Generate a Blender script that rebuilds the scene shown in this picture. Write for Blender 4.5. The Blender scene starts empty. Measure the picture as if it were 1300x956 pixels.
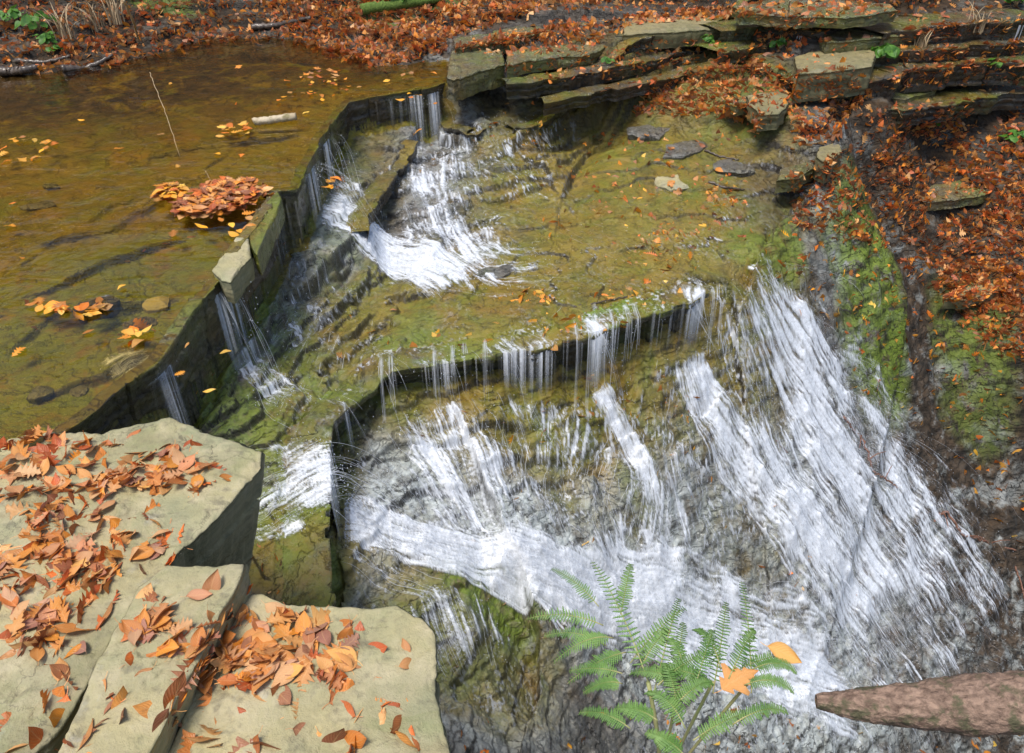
import bpy, math, random, time
import numpy as np
from mathutils import Vector, Matrix
T0 = time.time()
random.seed(7); RS = np.random.RandomState(11)
sc = bpy.context.scene
COL = sc.collection
# ------------------------------------------------------------------ camera
F, CX, CY = 1020.0, 650.0, 478.0
PITCH = math.radians(37.3); CAMZ = 2.0
cp, sp = math.cos(PITCH), math.sin(PITCH)
cam = bpy.data.cameras.new('camera'); camo = bpy.data.objects.new('camera', cam); COL.objects.link(camo)
camo.location = (0, 0, CAMZ); camo.rotation_euler = (math.pi/2-PITCH, 0, 0)
cam.sensor_width = 36; cam.lens = 36*F/1300; cam.clip_end = 500; cam.clip_start = 0.05
sc.camera = camo
def ray(px, py):
    a, b = (px-CX)/F, (CY-py)/F
    return np.array([a, cp+b*sp, -sp+b*cp])
def P(px, py, z):
    d = ray(px, py); t = (z-CAMZ)/d[2]
    return np.array([d[0]*t, d[1]*t, z])
def PD(px, py, dist):            # the point at a straight distance from where the photographer stood
    d = ray(px, py); return Vector(d/np.linalg.norm(d)*dist)+Vector((0, 0, CAMZ))
# ------------------------------------------------------------------ noise
_L = RS.rand(256, 256).astype(np.float32)
def vnoise(x, y):
    xi = np.floor(x).astype(np.int64); yi = np.floor(y).astype(np.int64)
    fx = x-xi; fy = y-yi
    fx = fx*fx*fx*(fx*(fx*6-15)+10); fy = fy*fy*fy*(fy*(fy*6-15)+10)
    a = _L[xi & 255, yi & 255]; b = _L[(xi+1) & 255, yi & 255]
    c = _L[xi & 255, (yi+1) & 255]; d = _L[(xi+1) & 255, (yi+1) & 255]
    return (a*(1-fx)+b*fx)*(1-fy)+(c*(1-fx)+d*fx)*fy
def fbm(x, y, f=1.0, o=4, g=.5, s=0.0):       # about -1..1
    x = np.asarray(x, float); y = np.asarray(y, float)
    r = 0; a = 1; t = 0
    for k in range(o):
        ca, sa = math.cos(.6*k+s), math.sin(.6*k+s)
        r = r+a*(vnoise((x*ca-y*sa)*f+17.3*k+s*31, (x*sa+y*ca)*f+9.1*k-s*13)*2-1); t += a
        f *= 2.03; a *= g
    return r/t
def sstep(t): t = np.clip(t, 0, 1); return t*t*(3-2*t)
def terrace(z, h, w=.25, lean=.15):
    q = z/h; f = np.floor(q); r = q-f
    return (f+lean*r+(1-lean)*sstep((r-(1-w))/w))*h
# ------------------------------------------------------------------ geometry helpers
def inside(poly, x, y):
    m = np.zeros(np.shape(x), bool); n = len(poly)
    for i in range(n):
        x1, y1 = poly[i][:2]; x2, y2 = poly[(i+1) % n][:2]
        if y1 == y2: continue
        c = ((y1 > y) != (y2 > y)) & (x < (x2-x1)*(y-y1)/(y2-y1)+x1)
        m ^= c
    return m
def dist_poly(pts, x, y, closed=False):
    d = np.full(np.shape(x), 1e9); n = len(pts)
    for i in range(n if closed else n-1):
        x1, y1 = pts[i][:2]; x2, y2 = pts[(i+1) % n][:2]
        dx, dy = x2-x1, y2-y1; L = dx*dx+dy*dy+1e-12
        t = np.clip(((x-x1)*dx+(y-y1)*dy)/L, 0, 1)
        d = np.minimum(d, (x-x1-t*dx)**2+(y-y1-t*dy)**2)
    return np.sqrt(d)
class TPS:
    def __init__(s, pts, lam=2e-3):
        P_ = np.array(pts, float); s.c = P_[:, :2]; n = len(P_)
        K = s.k(s.c, s.c)+lam*np.eye(n); A = np.zeros((n+3, n+3))
        A[:n, :n] = K; A[:n, n] = 1; A[:n, n+1:] = s.c; A[n:, :n] = A[:n, n:].T
        s.w = np.linalg.solve(A, np.r_[P_[:, 2], 0, 0, 0])
    def k(s, a, b):
        r2 = ((a[:, None, :]-b[None, :, :])**2).sum(2); return .5*r2*np.log(r2+1e-9)
    def __call__(s, x, y):
        sh = np.shape(x); x = np.ravel(x); y = np.ravel(y); o = np.empty(len(x)); n = len(s.c)
        for i in range(0, len(x), 60000):
            q = np.c_[x[i:i+60000], y[i:i+60000]]
            o[i:i+60000] = s.k(q, s.c)@s.w[:n]+s.w[n]+q@s.w[n+1:]
        return o.reshape(sh)
def mesh_np(name, V, Q, mat=None, smooth=True, parent=None, loc=None, attrs=None, uv=None):
    V = np.asarray(V, np.float32); Q = np.asarray(Q, np.int32)
    me = bpy.data.meshes.new(name); k = Q.shape[1]; n = len(Q)
    me.vertices.add(len(V)); me.vertices.foreach_set('co', V.ravel())
    me.loops.add(n*k); me.loops.foreach_set('vertex_index', Q.ravel())
    me.polygons.add(n); me.polygons.foreach_set('loop_start', np.arange(0, n*k, k, dtype=np.int32))
    me.polygons.foreach_set('loop_total', np.full(n, k, np.int32))
    me.polygons.foreach_set('use_smooth', np.full(n, smooth, bool))
    me.update(calc_edges=True)
    for an, (ty, arr) in (attrs or {}).items():
        at = me.attributes.new(an, ty, 'POINT')
        at.data.foreach_set('value' if ty == 'FLOAT' else 'color', np.asarray(arr, np.float32).ravel())
    if uv is not None:
        l = me.uv_layers.new(name='UVMap'); l.data.foreach_set('uv', np.asarray(uv, np.float32)[Q.ravel()].ravel())
    me.validate(clean_customdata=False)
    if mat is not None: me.materials.append(mat)
    o = bpy.data.objects.new(name, me); COL.objects.link(o)
    if parent is not None: o.parent = parent
    if loc is not None: o.location = loc
    return o
def gridq(nu, nv, wrap=False):
    i = np.arange(nu-1)[:, None]; j = np.arange(nv if wrap else nv-1)[None, :]
    j2 = (j+1) % nv
    return np.stack([i*nv+j, (i+1)*nv+j, (i+1)*nv+j2, i*nv+j2], -1).reshape(-1, 4)
def tag(o, label=None, cat=None, group=None, kind=None):
    if label: o['label'] = label
    if cat: o['category'] = cat
    if group: o['group'] = group
    if kind: o['kind'] = kind
    return o
# ------------------------------------------------------------------ node helper
class N:
    def __init__(s, name):
        s.m = bpy.data.materials.new(name); s.m.use_nodes = True; s.t = s.m.node_tree
        s.t.nodes.clear(); s.out = s.n('OutputMaterial')
    def n(s, ty, **kw):
        nd = s.t.nodes.new('ShaderNode'+ty)
        for k, v in kw.items():
            if k.startswith('i_'):
                key = k[2:]; key = int(key) if key.isdigit() else key.replace('_', ' ')
                s.set(nd, key, v)
            else: setattr(nd, k, v)
        return nd
    def set(s, nd, key, v):
        if isinstance(v, bpy.types.Node): v = v.outputs[0]
        if isinstance(v, bpy.types.NodeSocket): s.t.links.new(v, nd.inputs[key])
        else: nd.inputs[key].default_value = v
    def math(s, op, a, b=0.0, c=None, clamp=False):
        nd = s.n('Math', operation=op, use_clamp=clamp); s.set(nd, 0, a); s.set(nd, 1, b)
        if c is not None: s.set(nd, 2, c)
        return nd.outputs[0]
    def mix(s, f, a, b, bt='MIX'):
        nd = s.n('Mix', data_type='RGBA', blend_type=bt); s.set(nd, 0, f)
        for k, v in ((6, a), (7, b)):
            if isinstance(v, tuple) and len(v) == 3: v = v+(1,)
            s.set(nd, k, v)
        return nd.outputs[2]
    def noise(s, vec, scale, detail=5, rough=.55, dist=0.0, out=0):
        nd = s.n('TexNoise', i_Scale=scale, i_Detail=detail, i_Roughness=rough, i_Distortion=dist)
        if vec is not None: s.set(nd, 'Vector', vec)
        return nd.outputs[out]
    def ramp(s, f, *st):
        nd = s.n('ValToRGB'); s.set(nd, 0, f); e = nd.color_ramp.elements
        while len(e) < len(st): e.new(.5)
        for i, (p, c) in enumerate(st):
            e[i].position = p; e[i].color = (c, c, c, 1) if isinstance(c, (int, float)) else tuple(c)+(1,)
        return nd.outputs[0]
    def mapr(s, v, a, b, c=0.0, d=1.0):
        nd = s.n('MapRange'); s.set(nd, 0, v)
        for k, q in zip((1, 2, 3, 4), (a, b, c, d)): nd.inputs[k].default_value = q
        return nd.outputs[0]
    def bump(s, h, strength, dist=.01, normal=None):
        nd = s.n('Bump'); nd.inputs['Strength'].default_value = strength; nd.inputs['Distance'].default_value = dist
        s.set(nd, 'Height', h)
        if normal is not None: s.set(nd, 'Normal', normal)
        return nd.outputs[0]
    def done(s, sh): s.t.links.new(sh if isinstance(sh, bpy.types.NodeSocket) else sh.outputs[0], s.out.inputs[0]); return s.m

# ================================================================== LAYOUT
# lips traced where they stand on their own level
L1px = [(60,566,-.015),(125,523,-.01),(152,497,-.005),(200,459,-.005),(222,428,.0),(246,392,.012),(262,374,-.006),(288,345,.0),
        (302,322,.03),(346,262,.04),(356,243,.0),(378,240,-.012),(396,200,-.014),(418,162,-.014),(443,130,-.012),(500,119,-.012),(545,112,-.012),(566,104,.0)]
L1 = [P(a, b, c) for a, b, c in L1px]
L2px = [(440,960,-.80),(434,830,-.78),(430,780,-.76),(424,735,-.74),(420,640,-.70),(421,575,-.67),(428,545,-.66),(455,505,-.64),(480,471,-.62),(520,466,-.62),(600,453,-.62),
        (680,441,-.62),(722,432,-.62),(780,413,-.62),(832,396,-.62),(880,380,-.62),(903,366,-.63)]
L2 = [P(a, b, c) for a, b, c in L2px]
L3px = [(648,690,-1.30),(664,716,-1.33),(690,752,-1.36),(688,800,-1.38),(668,868,-1.42),(650,960,-1.46)]
L3 = [P(a, b, c) for a, b, c in L3px]
shore = [(566,76),(520,88),(470,88),(420,74),(360,62),(250,62),(150,84),(60,96),(0,100),(-250,112)]
POOL = [p[:2] for p in L1]+[P(a, b, 0)[:2] for a, b in shore]+[np.array((-9., 3.)), np.array((-4.5, 1.6)), P(-200, 620, 0)[:2], P(-20, 575, 0)[:2]]
SHELF = [p[:2] for p in L2]+[P(a, b, z)[:2] for a, b, z in [(930,352,-.65),(950,322,-.66),(968,280,-.6),(958,215,-.5),(930,165,-.42),(860,158,-.42),
        (800,160,-.42),(752,178,-.45),(722,196,-.45),(700,160,-.38),(640,128,-.28),(590,128,-.2),(566,108,-.1)]]
# behind the pool lip so that the foot of the wall is covered
SHELF += [p[:2]+np.array((-.10, 0)) for p in L1[::-1][1:]]+[np.array((-1.3, 1.2)), np.array((-.45, .9))]
B_pts = [(440,200,-.33),(400,260,-.36),(560,150,-.26),(500,140,-.26),(620,165,-.3),(300,400,-.34),(250,480,-.36),(330,430,-.45),(240,530,-.42),(350,500,-.56),
  (380,330,-.42),(430,300,-.48),(500,220,-.40),(540,330,-.58),(600,260,-.54),(680,205,-.47),(700,230,-.52),(640,300,-.6),(430,390,-.55),(400,440,-.58),(480,370,-.60),
  (500,420,-.62),(650,340,-.61),(650,400,-.62),(800,330,-.62),(720,290,-.60),(780,220,-.52),(850,270,-.58),(880,200,-.5),(800,170,-.44),(930,330,-.65),(930,240,-.55),(860,350,-.62),
  (400,480,-.61),(380,560,-.65),(350,620,-.68),(400,690,-.72),(330,700,-.74),(380,760,-.76),(300,620,-.70),(420,900,-.8),(250,640,-.75),(250,800,-.8),(480,465,-.62),(600,450,-.62),(722,430,-.62),(880,378,-.62)]
C_pts = [(450, 560, -0.88),(470, 640, -1.02),(600, 500, -0.86),(520, 500, -0.82),(750, 470, -0.93),(850, 450, -1.0),(550, 620, -1.08),(480, 720, -1.12),(700, 600, -1.28),(640, 680, -1.28),(600, 780, -1.34),(560, 860, -1.42),(500, 800, -1.25),(450, 700, -1.05),(600, 940, -1.48),(440, 860, -1.2),(850, 600, -1.55),(780, 540, -1.2),(800, 720, -1.85),(750, 690, -1.6),(850, 780, -2.15),(1000, 650, -2.05),(950, 560, -1.62),(950, 760, -2.4),(1050, 830, -2.9),(720, 790, -1.75),(700, 880, -1.9),(850, 870, -2.4),(950, 930, -2.8),(925, 390, -0.86),(900, 480, -1.2),(1000, 450, -1.28),(1000, 550, -1.7),(1100, 600, -2.2),(1200, 700, -2.9),(1100, 750, -2.8),(1250, 800, -3.4),(1200, 880, -3.5),(1050, 480, -1.5),(960, 340, -0.72),(975, 290, -0.62),(970, 220, -0.5),(950, 150, -0.281),(860, 140, -0.268),(780, 150, -0.38),(700, 140, -0.3),(640, 115, -0.2),(1010, 340, -0.82),(1010, 250, -0.6),(1050, 220, -0.5),(1080, 330, -1.0),(1085, 430, -1.42),(1140, 380, -1.35),(1140, 460, -1.75),(1150, 540, -2.1),(1100, 250, -0.85),(1060, 170, -0.3),(1040, 120, -0.123),(980, 120, -0.172),(1120, 140, -0.268),(1200, 120, -0.366),(1290, 110, -0.359),(1200, 200, -0.85),(1290, 200, -0.75),(1200, 300, -1.3),(1290, 300, -1.25),(1210, 400, -1.75),(1290, 400, -1.7),(1300, 500, -2.2),(1210, 500, -2.15),(1220, 600, -2.65),(1300, 620, -2.85),(1300, 720, -3.3),(1000, 60, 0.095),(1100, 60, 0.082),(1200, 40, 0.046),(1290, 30, 0.091),(1000, 0, 0.326),(1150, 0, 0.293),(1300, -20, 0.345),(900, 100, -0.09),(850, 60, 0.042),(800, 90, -0.055),(720, 100, -0.105),(0, 90, 0.02),(0, 45, 0.165),(100, 30, 0.211),(150, 80, 0.0),(150, 40, 0.147),(250, 56, 0.02),(250, 20, 0.136),(380, 52, 0.01),(400, 10, 0.26),(480, 82, 0.0),(500, 40, 0.097),(566, 70, 0.05),(600, 50, 0.107),(700, 0, 0.272),(650, 20, 0.205),(780, 30, 0.163),(850, 0, 0.293),(950, 0, 0.315),(1450, 400, -1.9),(1450, 200, -0.998),(1450, 0, 0.185),(-300, 90, 0.1),(-300, 40, 0.272)]
tpB = TPS([P(*q) for q in B_pts]); tpC = TPS([P(*q) for q in C_pts], 5e-3)
# slabs in the foreground rest on this near bank
SOIL = [(-3.2,-1.6),(-3.2,2.0),(-1.95,2.05),(-1.25,1.75),(-.98,1.5),(-.62,1.28),(-.28,.80),(.1,.78),(.5,.80),(1.0,.82),(1.6,.9),(2.4,1.0),(2.4,-1.6)]

def coarse(fn, x, y, k=6):       # smooth functions are worked out on every 6th point and filled in between
    ii = np.unique(np.r_[np.arange(0, x.shape[0], k), x.shape[0]-1]); jj = np.unique(np.r_[np.arange(0, x.shape[1], k), x.shape[1]-1])
    v = fn(x[np.ix_(ii, jj)], y[np.ix_(ii, jj)])
    a = np.arange(x.shape[0]); b = np.arange(x.shape[1])
    ia = np.clip(np.searchsorted(ii, a, 'right')-1, 0, len(ii)-2); jb = np.clip(np.searchsorted(jj, b, 'right')-1, 0, len(jj)-2)
    fa = ((a-ii[ia])/(ii[ia+1]-ii[ia]))[:, None]; fb = ((b-jj[jb])/(jj[jb+1]-jj[jb]))[None, :]
    V = v[ia]*(1-fa)+v[ia+1]*fa
    return V[:, jb]*(1-fb)+V[:, jb+1]*fb
def side_dist(pts, x, y):        # distance to a line and which side (1 = right hand of its run)
    d = np.full(np.shape(x), 1e9); sg = np.zeros(np.shape(x))
    for i in range(len(pts)-1):
        x1, y1 = pts[i][:2]; x2, y2 = pts[i+1][:2]; dx, dy = x2-x1, y2-y1; L = dx*dx+dy*dy+1e-12
        t = np.clip(((x-x1)*dx+(y-y1)*dy)/L, 0, 1); q = (x-x1-t*dx)**2+(y-y1-t*dy)**2
        cr = (x-x1)*dy-(y-y1)*dx; m = q < d; sg = np.where(m, np.sign(cr), sg); d = np.where(m, q, d)
    return np.sqrt(d), sg
# small steps broken in the rock: (line, approximate level, drop, reach); the right hand of the line is the low side
PSTEPS = [([(0,385),(60,372),(140,330),(230,300),(270,290)],.03),([(-20,470),(30,430),(60,400),(100,385)],.03),([(30,398),(120,392),(180,384),(262,366)],.045),([(0,520),(60,500),(130,478),(228,412)],.03),([(150,200),(300,180),(425,158)],.02),([(-10,330),(140,290),(250,215)],.025),([(80,300),(150,260),(240,240)],.02)]
STEPS = [([(640,130),(690,112),(760,98),(830,76),(900,60),(960,46)],-.05,.07,.25),([(655,146),(700,136),(760,118),(830,100),(900,84),(970,72)],-.18,.06,.2),
 ([(715,215),(722,190),(745,158),(800,134),(870,118),(905,116)],-.32,.08,.3),([(660,112),(740,86),(800,64),(860,50)],.02,.05,.2),([(700,185),(715,165),(760,136),(830,112)],-.26,.05,.15),
 ([(548,122),(560,150),(592,158),(622,148)],-.24,.09,.25),([(470,262),(468,248),(490,215),(515,188),(530,170),(548,158)],-.36,.12,.35),([(466,300),(470,280),(468,262)],-.4,.08,.25),
 ([(360,372),(400,338),(440,300),(448,288)],-.42,.10,.2),([(385,400),(420,372),(450,345),(462,330)],-.46,.08,.15),([(395,345),(430,318),(452,300)],-.42,.07,.12),([(330,330),(350,300),(380,262)],-.40,.08,.12),
 ([(420,432),(446,400),(482,372)],-.54,.06,.14),([(270,470),(300,440),(330,410),(350,372)],-.38,.09,.2),([(300,510),(345,470),(392,440)],-.48,.06,.15),
 ([(560,215),(600,205),(640,215)],-.42,.05,.2),([(600,245),(660,232),(705,222)],-.48,.06,.2),([(560,262),(610,240)],-.46,.05,.15),([(650,180),(690,200),(715,222)],-.40,.05,.2),
 ([(668,868),(688,800),(690,752),(668,718),(650,692)][::-1],-1.36,.20,.5),
 ([(428,700),(434,760),(436,800)],-1.05,.06,.3),([(455,585),(500,560),(560,545),(640,520),(700,505)],-.92,.045,.15),([(480,640),(540,600),(600,590),(680,545),(740,540)],-1.02,.05,.15),
 ([(850,560),(800,585),(740,600),(700,640)],-1.35,.05,.2),([(620,640),(680,600),(740,570)],-1.2,.05,.15),([(870,500),(820,520),(770,545)],-1.05,.06,.15),([(560,850),(600,800),(620,760),(610,720)],-1.36,.05,.2),
 ([(905,500),(940,560),(985,620),(1030,690)],-1.7,.07,.25),([(1090,130),(1040,200),(1000,225),(985,250)],-.3,.12,.5),([(1080,330),(1140,360),(1165,420),(1150,520),(1130,600)][::-1],-1.4,.12,.4)]
def H_steps(x, y):
    wx = x+.03*fbm(x, y, 5, 4, s=20)+.006*fbm(x, y, 30, 2); wy = y+.03*fbm(x, y, 5, 4, s=21)+.006*fbm(x, y, 30, 2, s=3)
    o = np.zeros_like(x)
    for pts, z, dr, rc in STEPS:
        W = [P(a, b, z)[:2] for a, b in pts]; A_ = np.array(W); m = .9*rc+.1
        b = (x > A_[:, 0].min()-m*2) & (x < A_[:, 0].max()+m*2) & (y > A_[:, 1].min()-m*2) & (y < A_[:, 1].max()+m*2)
        if not b.any(): continue
        d, sg = side_dist(W, wx[b], wy[b]); e = np.minimum(np.hypot(wx[b]-A_[0, 0], wy[b]-A_[0, 1]), np.hypot(wx[b]-A_[-1, 0], wy[b]-A_[-1, 1]))
        en = sstep(e/.25)*.8+.2
        q = np.where(sg > 0, -dr*.75*sstep(d/.012)*np.exp(-(d/rc)**2), dr*.25*np.exp(-(d/rc)**2))
        o[b] += q*en
    return o
def H_pool(x, y):
    z = -.075+.035*fbm(x, y, .7, 3, s=1)+.02*fbm(x*.6+y*.3, y*1.2, 2.2, 4, s=2)
    z = .5*z+.5*terrace(z, .022, .12)
    wx = x+.05*fbm(x, y, 3, 4, s=22); wy = y+.05*fbm(x, y, 3, 4, s=23)
    for pts, dr in PSTEPS:
        W = [P(a, b, -.06)[:2] for a, b in pts]; d, sg = side_dist(W, wx, wy); e = np.minimum(np.hypot(wx-W[0][0], wy-W[0][1]), np.hypot(wx-W[-1][0], wy-W[-1][1]))
        z = z+np.where(sg > 0, -dr*sstep(d/.015), dr*.6)*np.exp(-(d/.28)**2)*sstep(e/.4)
    return np.minimum(z+.004*fbm(x, y, 9, 3), -.012)
def rough_B(x, y):
    c = [P(a, b, -.45)[:2] for a, b in [(240,560),(200,470),(300,330),(350,240),(440,120),(566,100),(700,150),(730,200),(660,260),(560,330),(470,400),(430,470),(370,520)]]
    d = dist_poly(c, x, y, True); return sstep(.5+np.where(inside(c, x, y), d, -d)/.25)
def H_B(x, y):
    z = coarse(tpB, x, y); r = coarse(rough_B, x, y)
    w = fbm(x, y, 1.6, 5, s=3)
    smooth_ = z+.022*w+.006*fbm(x, y, 8, 3, s=4)
    plates = terrace(smooth_+.02*fbm(x, y, 3.5, 3, s=5), .034, .07, .12)
    n5 = fbm(x+.04*w, y-.04*w, 5, 5, s=6)
    zr = z+.07*w+.06*n5
    zr = terrace(zr, .07, .10)*.6+terrace(zr+.012*fbm(x, y, 16, 3), .03, .2)*.4
    return (smooth_*.45+plates*.55)*(1-r)+zr*r+.0025*fbm(x, y, 30, 3)
def H_C(x, y):
    z = coarse(tpC, x, y)
    w = fbm(x, y, 1.3, 5, s=7)
    n6 = fbm(x+.05*w, y-.05*w, 6, 4, s=8)
    n13 = fbm(x+.03*n6, y-.03*n6, 12, 4, s=9)
    zr = z+.085*w+.05*n6+.03*n13
    a = terrace(zr, .105+.0*w, .09)*.45+terrace(zr+.02*n13+.012*fbm(x, y, 28, 2, s=11), .042, .2, .3)*.35+(z+.07*w+.03*n6+.012*n13)*.2
    pal = [P(q[0], q[1], q[2])[:2] for q in [(440,540,-.88),(560,500,-.86),(720,500,-.95),(880,640,-1.7),(840,760,-2.0),(700,740,-1.6),(560,720,-1.1),(450,650,-1.0)]]
    ps = coarse(lambda a_, b_: sstep(.4+np.where(inside(pal, a_, b_), 1, -1)*dist_poly(pal, a_, b_, True)/.5), x, y)*.8
    a = a*(1-ps)+(z+.05*w+.02*n6+.3*(terrace(z+.1*w+.06*n6, .06, .06)-z-.1*w-.06*n6)+.012*n13)*ps
    sl = boxb_(np.hypot(np.gradient(z, axis=1)/DRR, np.gradient(z, axis=0)/DAA)) if z.shape == (NA, NR) else 0
    st = sstep((sl-.45)/.5)*.6
    rg = np.abs(fbm(x+.1*w, y, 3.3, 4, s=33)); a = a*(1-st)+(z+.085*w+.06*n6+.03*n13-.10*rg+.012*fbm(x, y, 26, 3, s=34))*st
    k = sstep((z+.45)/.35)*sstep((x-.6)/.8)       # thick beds of the far right bank
    zb = z+.16*w+.03*n6
    b = terrace(zb, .16, .08, .25)*.6+terrace(zb, .05, .2)*.4
    return a*(1-k)+b*k+.003*fbm(x, y, 32, 3)
def H_all(x, y):
    C = H_C(x, y)
    r = np.hypot(x, y)
    hill = .6+(r-10.5)*.62+.25*fbm(x, y, .5, 4, s=10)  # rising ground out of view, shaped to block low sky from the pool
    C = C*(1-sstep((r-9.6)/2.2))+hill*sstep((r-9.6)/2.2)
    # a gorge floor for what lies out of frame to the right
    side = sstep((x-4.3)/1.5)*sstep((6.5-y)/2); C = C*(1-side)+(-3.3+.2*fbm(x, y, 1, 3))*side
    # shelf
    B = H_B(x, y)
    s = inside(SHELF, x, y); d = dist_poly(SHELF, x, y, True); sd = np.where(s, d, -d)
    dl = dist_poly(L2, x, y)
    soft = .012+.22*sstep((dl-.12)/.3)
    w = sstep((sd-.05-.11*sstep((.3-dl)/.05))/(soft)); w = np.where(dl < .3, w, sstep(.5+sd/(2*soft)))
    z = C*(1-w)+B*w
    z = z+H_steps(x, y)
    # pool
    s = inside(POOL, x, y); d = dist_poly(POOL, x, y, True); d1 = dist_poly(L1, x, y)
    sd = np.where(s, d, -d)
    w = np.where(d1 < .22, np.where(s & (d > .055), 1., 0.), sstep(.5+sd/.3))
    z = z*(1-w)+H_pool(x, y)*w
    global GLOW
    GLOW = z.copy()
    # near bank
    s = inside(SOIL, x, y); d = dist_poly(SOIL, x, y, True); sd = np.where(s, d, -d)
    w = sstep(.5+sd/.14+.5*fbm(x, y, 7, 3))
    bank = .10+.06*fbm(x, y, 2.5, 4, s=12)+.20*sstep((x-.0)/.35)-.13*sstep((-x-1.2)/.8)+.004*fbm(x, y, 30, 3)
    z = z*(1-w)+bank*w
    return z
# polar sheet, finest where the picture looks closest
NA, NR = 1200, 1900
OY = -.3
ang = np.radians(np.linspace(-62, 62, NA)); lr = np.linspace(math.log(.9), math.log(26), NR)
RR = np.exp(lr)[None, :]; AA = ang[:, None]
GX = RR*np.sin(AA); GY = RR*np.cos(AA)+OY
DRR = np.gradient(np.exp(lr))[None, :]; DAA = RR*(ang[1]-ang[0]); boxb_ = lambda q: q
GZ = H_all(GX, GY)
print('height', time.time()-T0)
def gz(x, y, arr=None):          # bilinear lookup of the sheet
    A = GZ if arr is None else arr
    a = np.arctan2(x, y-OY); r = np.log(np.maximum(np.hypot(x, y-OY), 1e-6))
    u = np.clip((a-ang[0])/(ang[1]-ang[0]), 0, NA-1.001); v = np.clip((r-lr[0])/(lr[1]-lr[0]), 0, NR-1.001)
    i = u.astype(int); j = v.astype(int); fu = u-i; fv = v-j
    return (A[i, j]*(1-fu)+A[i+1, j]*fu)*(1-fv)+(A[i, j+1]*(1-fu)+A[i+1, j+1]*fu)*fv
GF = GZ.copy()
for LL, POLY, RB in ((L2, SHELF, .21), (L1, POOL, .10)):      # carry the level of the shelf out to its very lip
    ins = inside(POLY, GX, GY); dd, _s = side_dist(LL, GX, GY); mk = ins & (dd < RB)
    A2 = np.array([p[:2] for p in LL]); xs, ys = GX[mk], GY[mk]; best = np.full(xs.shape, 1e9); nx = np.zeros_like(xs); ny = np.zeros_like(xs)
    for i in range(len(A2)-1):
        d_ = A2[i+1]-A2[i]; L_ = d_@d_; t = np.clip(((xs-A2[i, 0])*d_[0]+(ys-A2[i, 1])*d_[1])/L_, 0, 1)
        q = np.hypot(xs-A2[i, 0]-t*d_[0], ys-A2[i, 1]-t*d_[1]); m = q < best; best = np.where(m, q, best); l = math.sqrt(L_)
        nx = np.where(m, -d_[1]/l, nx); ny = np.where(m, d_[0]/l, ny)
    GF[mk] = gz(xs+nx*(RB+.03-best), ys+ny*(RB+.03-best))+.004
def hit(px, py, arr=None):
    d = ray(px, py); t = .6
    for _ in range(4000):
        p = d*t; z = CAMZ+p[2]
        g = float(gz(np.array(p[0]), np.array(p[1]), arr))
        if z <= g: return np.array([p[0], p[1], g])
        t += max(.004, (z-g)*.25)
        if t > 60: break
    return np.array([p[0], p[1], g])
# ---- what grows or lies on the rock, plus painted sky sheen: blobs laid out in metres round points of the ground
def blob(lst, n_amp=.35, n_f=3):
    o = np.zeros_like(GX)
    nz = 1+n_amp*fbm(GX, GY, n_f, 4, s=13)
    for px, py, rx, ry, s in lst:
        c = hit(px, py); t = math.dist(c, (0, 0, CAMZ)); el = max(.3, (CAMZ-c[2])/t)
        a = rx*t/F; b = ry*t/F/el
        o = np.maximum(o, s*sstep(1.25-((GX-c[0])/a)**2*.6*nz-((GY-c[1])/b)**2*.6*nz))
    return o
moss = blob([(1105,360,46,40,.85),(1125,440,34,26,.85),(1000,310,20,16,.7),(1075,330,30,20,.6),(1235,430,40,26,.6),(1240,520,36,16,.45),(380,560,50,70,.5),(340,600,40,30,.4),(620,755,60,25,.9),(640,800,40,18,.4),
             (400,730,30,35,.75),(450,330,50,40,.3),(430,220,30,40,.25),(360,400,30,30,.2),(530,400,30,20,.45),(520,430,40,14,.5),(700,560,20,14,.3),(810,600,30,20,.3),(960,130,50,14,.35),(480,15,40,5,.6),(560,5,30,4,.5),(200,6,40,5,.6),(740,800,0.1,0.1,0),
             (960,310,30,18,.6),(560,800,60,40,.35),(110,440,190,110,.8),(230,350,110,50,.7),(330,230,60,50,.25)])
algae = blob([(945,185,60,60,.8),(780,250,170,110,.95),(650,390,220,90,.95),(850,190,130,50,.9),(500,430,100,60,.9),(900,300,110,80,.9),(420,200,30,50,.3),(560,190,100,60,.1),(470,215,40,40,.5),(390,520,60,80,.85),(400,700,60,90,.8),(400,380,40,30,.35),
              (700,530,70,40,.45),(620,190,80,50,.12),(830,540,60,30,.4),(590,790,110,80,.7),(560,720,80,50,.4),(950,700,80,60,.35),(740,470,100,20,.6)])
s_pool = inside(POOL, GX, GY)
algae = np.maximum(algae, s_pool*1.0); moss = np.where(s_pool, np.minimum(moss, .62), moss)
slate_sheen = blob([(600,570,210,110,1),(520,500,90,40,.8),(780,640,170,110,1),(650,600,150,100,1),(560,800,130,90,.8),(900,720,160,120,.9),(1050,600,260,220,.8),(1150,750,200,150,.8),(480,620,70,90,.8),(380,330,90,110,.5),(620,180,110,60,.5),(380,630,60,30,.8),(850,620,120,80,.8)])  # pale slate with the bluish sky sheen painted into its colour
slate_sheen = slate_sheen*(1-.6*algae)
brown = blob([(600,190,110,60,.7),(340,400,90,90,.6),(1050,760,120,60,.8),(980,640,90,60,.6),(700,570,60,40,.5),(260,500,60,60,.9),(560,210,90,60,.45),(750,790,90,60,.7),(1100,470,50,60,.5),(860,500,60,50,.6),(450,720,40,50,.6),(330,700,40,40,.8),(1030,430,30,80,.5),(1200,600,80,70,.6),(780,560,60,50,.4)])
soilm = blob([(1200,250,170,190,.95),(1050,200,90,100,.6),(100,30,260,60,1),(450,20,200,40,.9),(700,40,140,40,.6),(1150,60,220,60,.6)])
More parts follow.
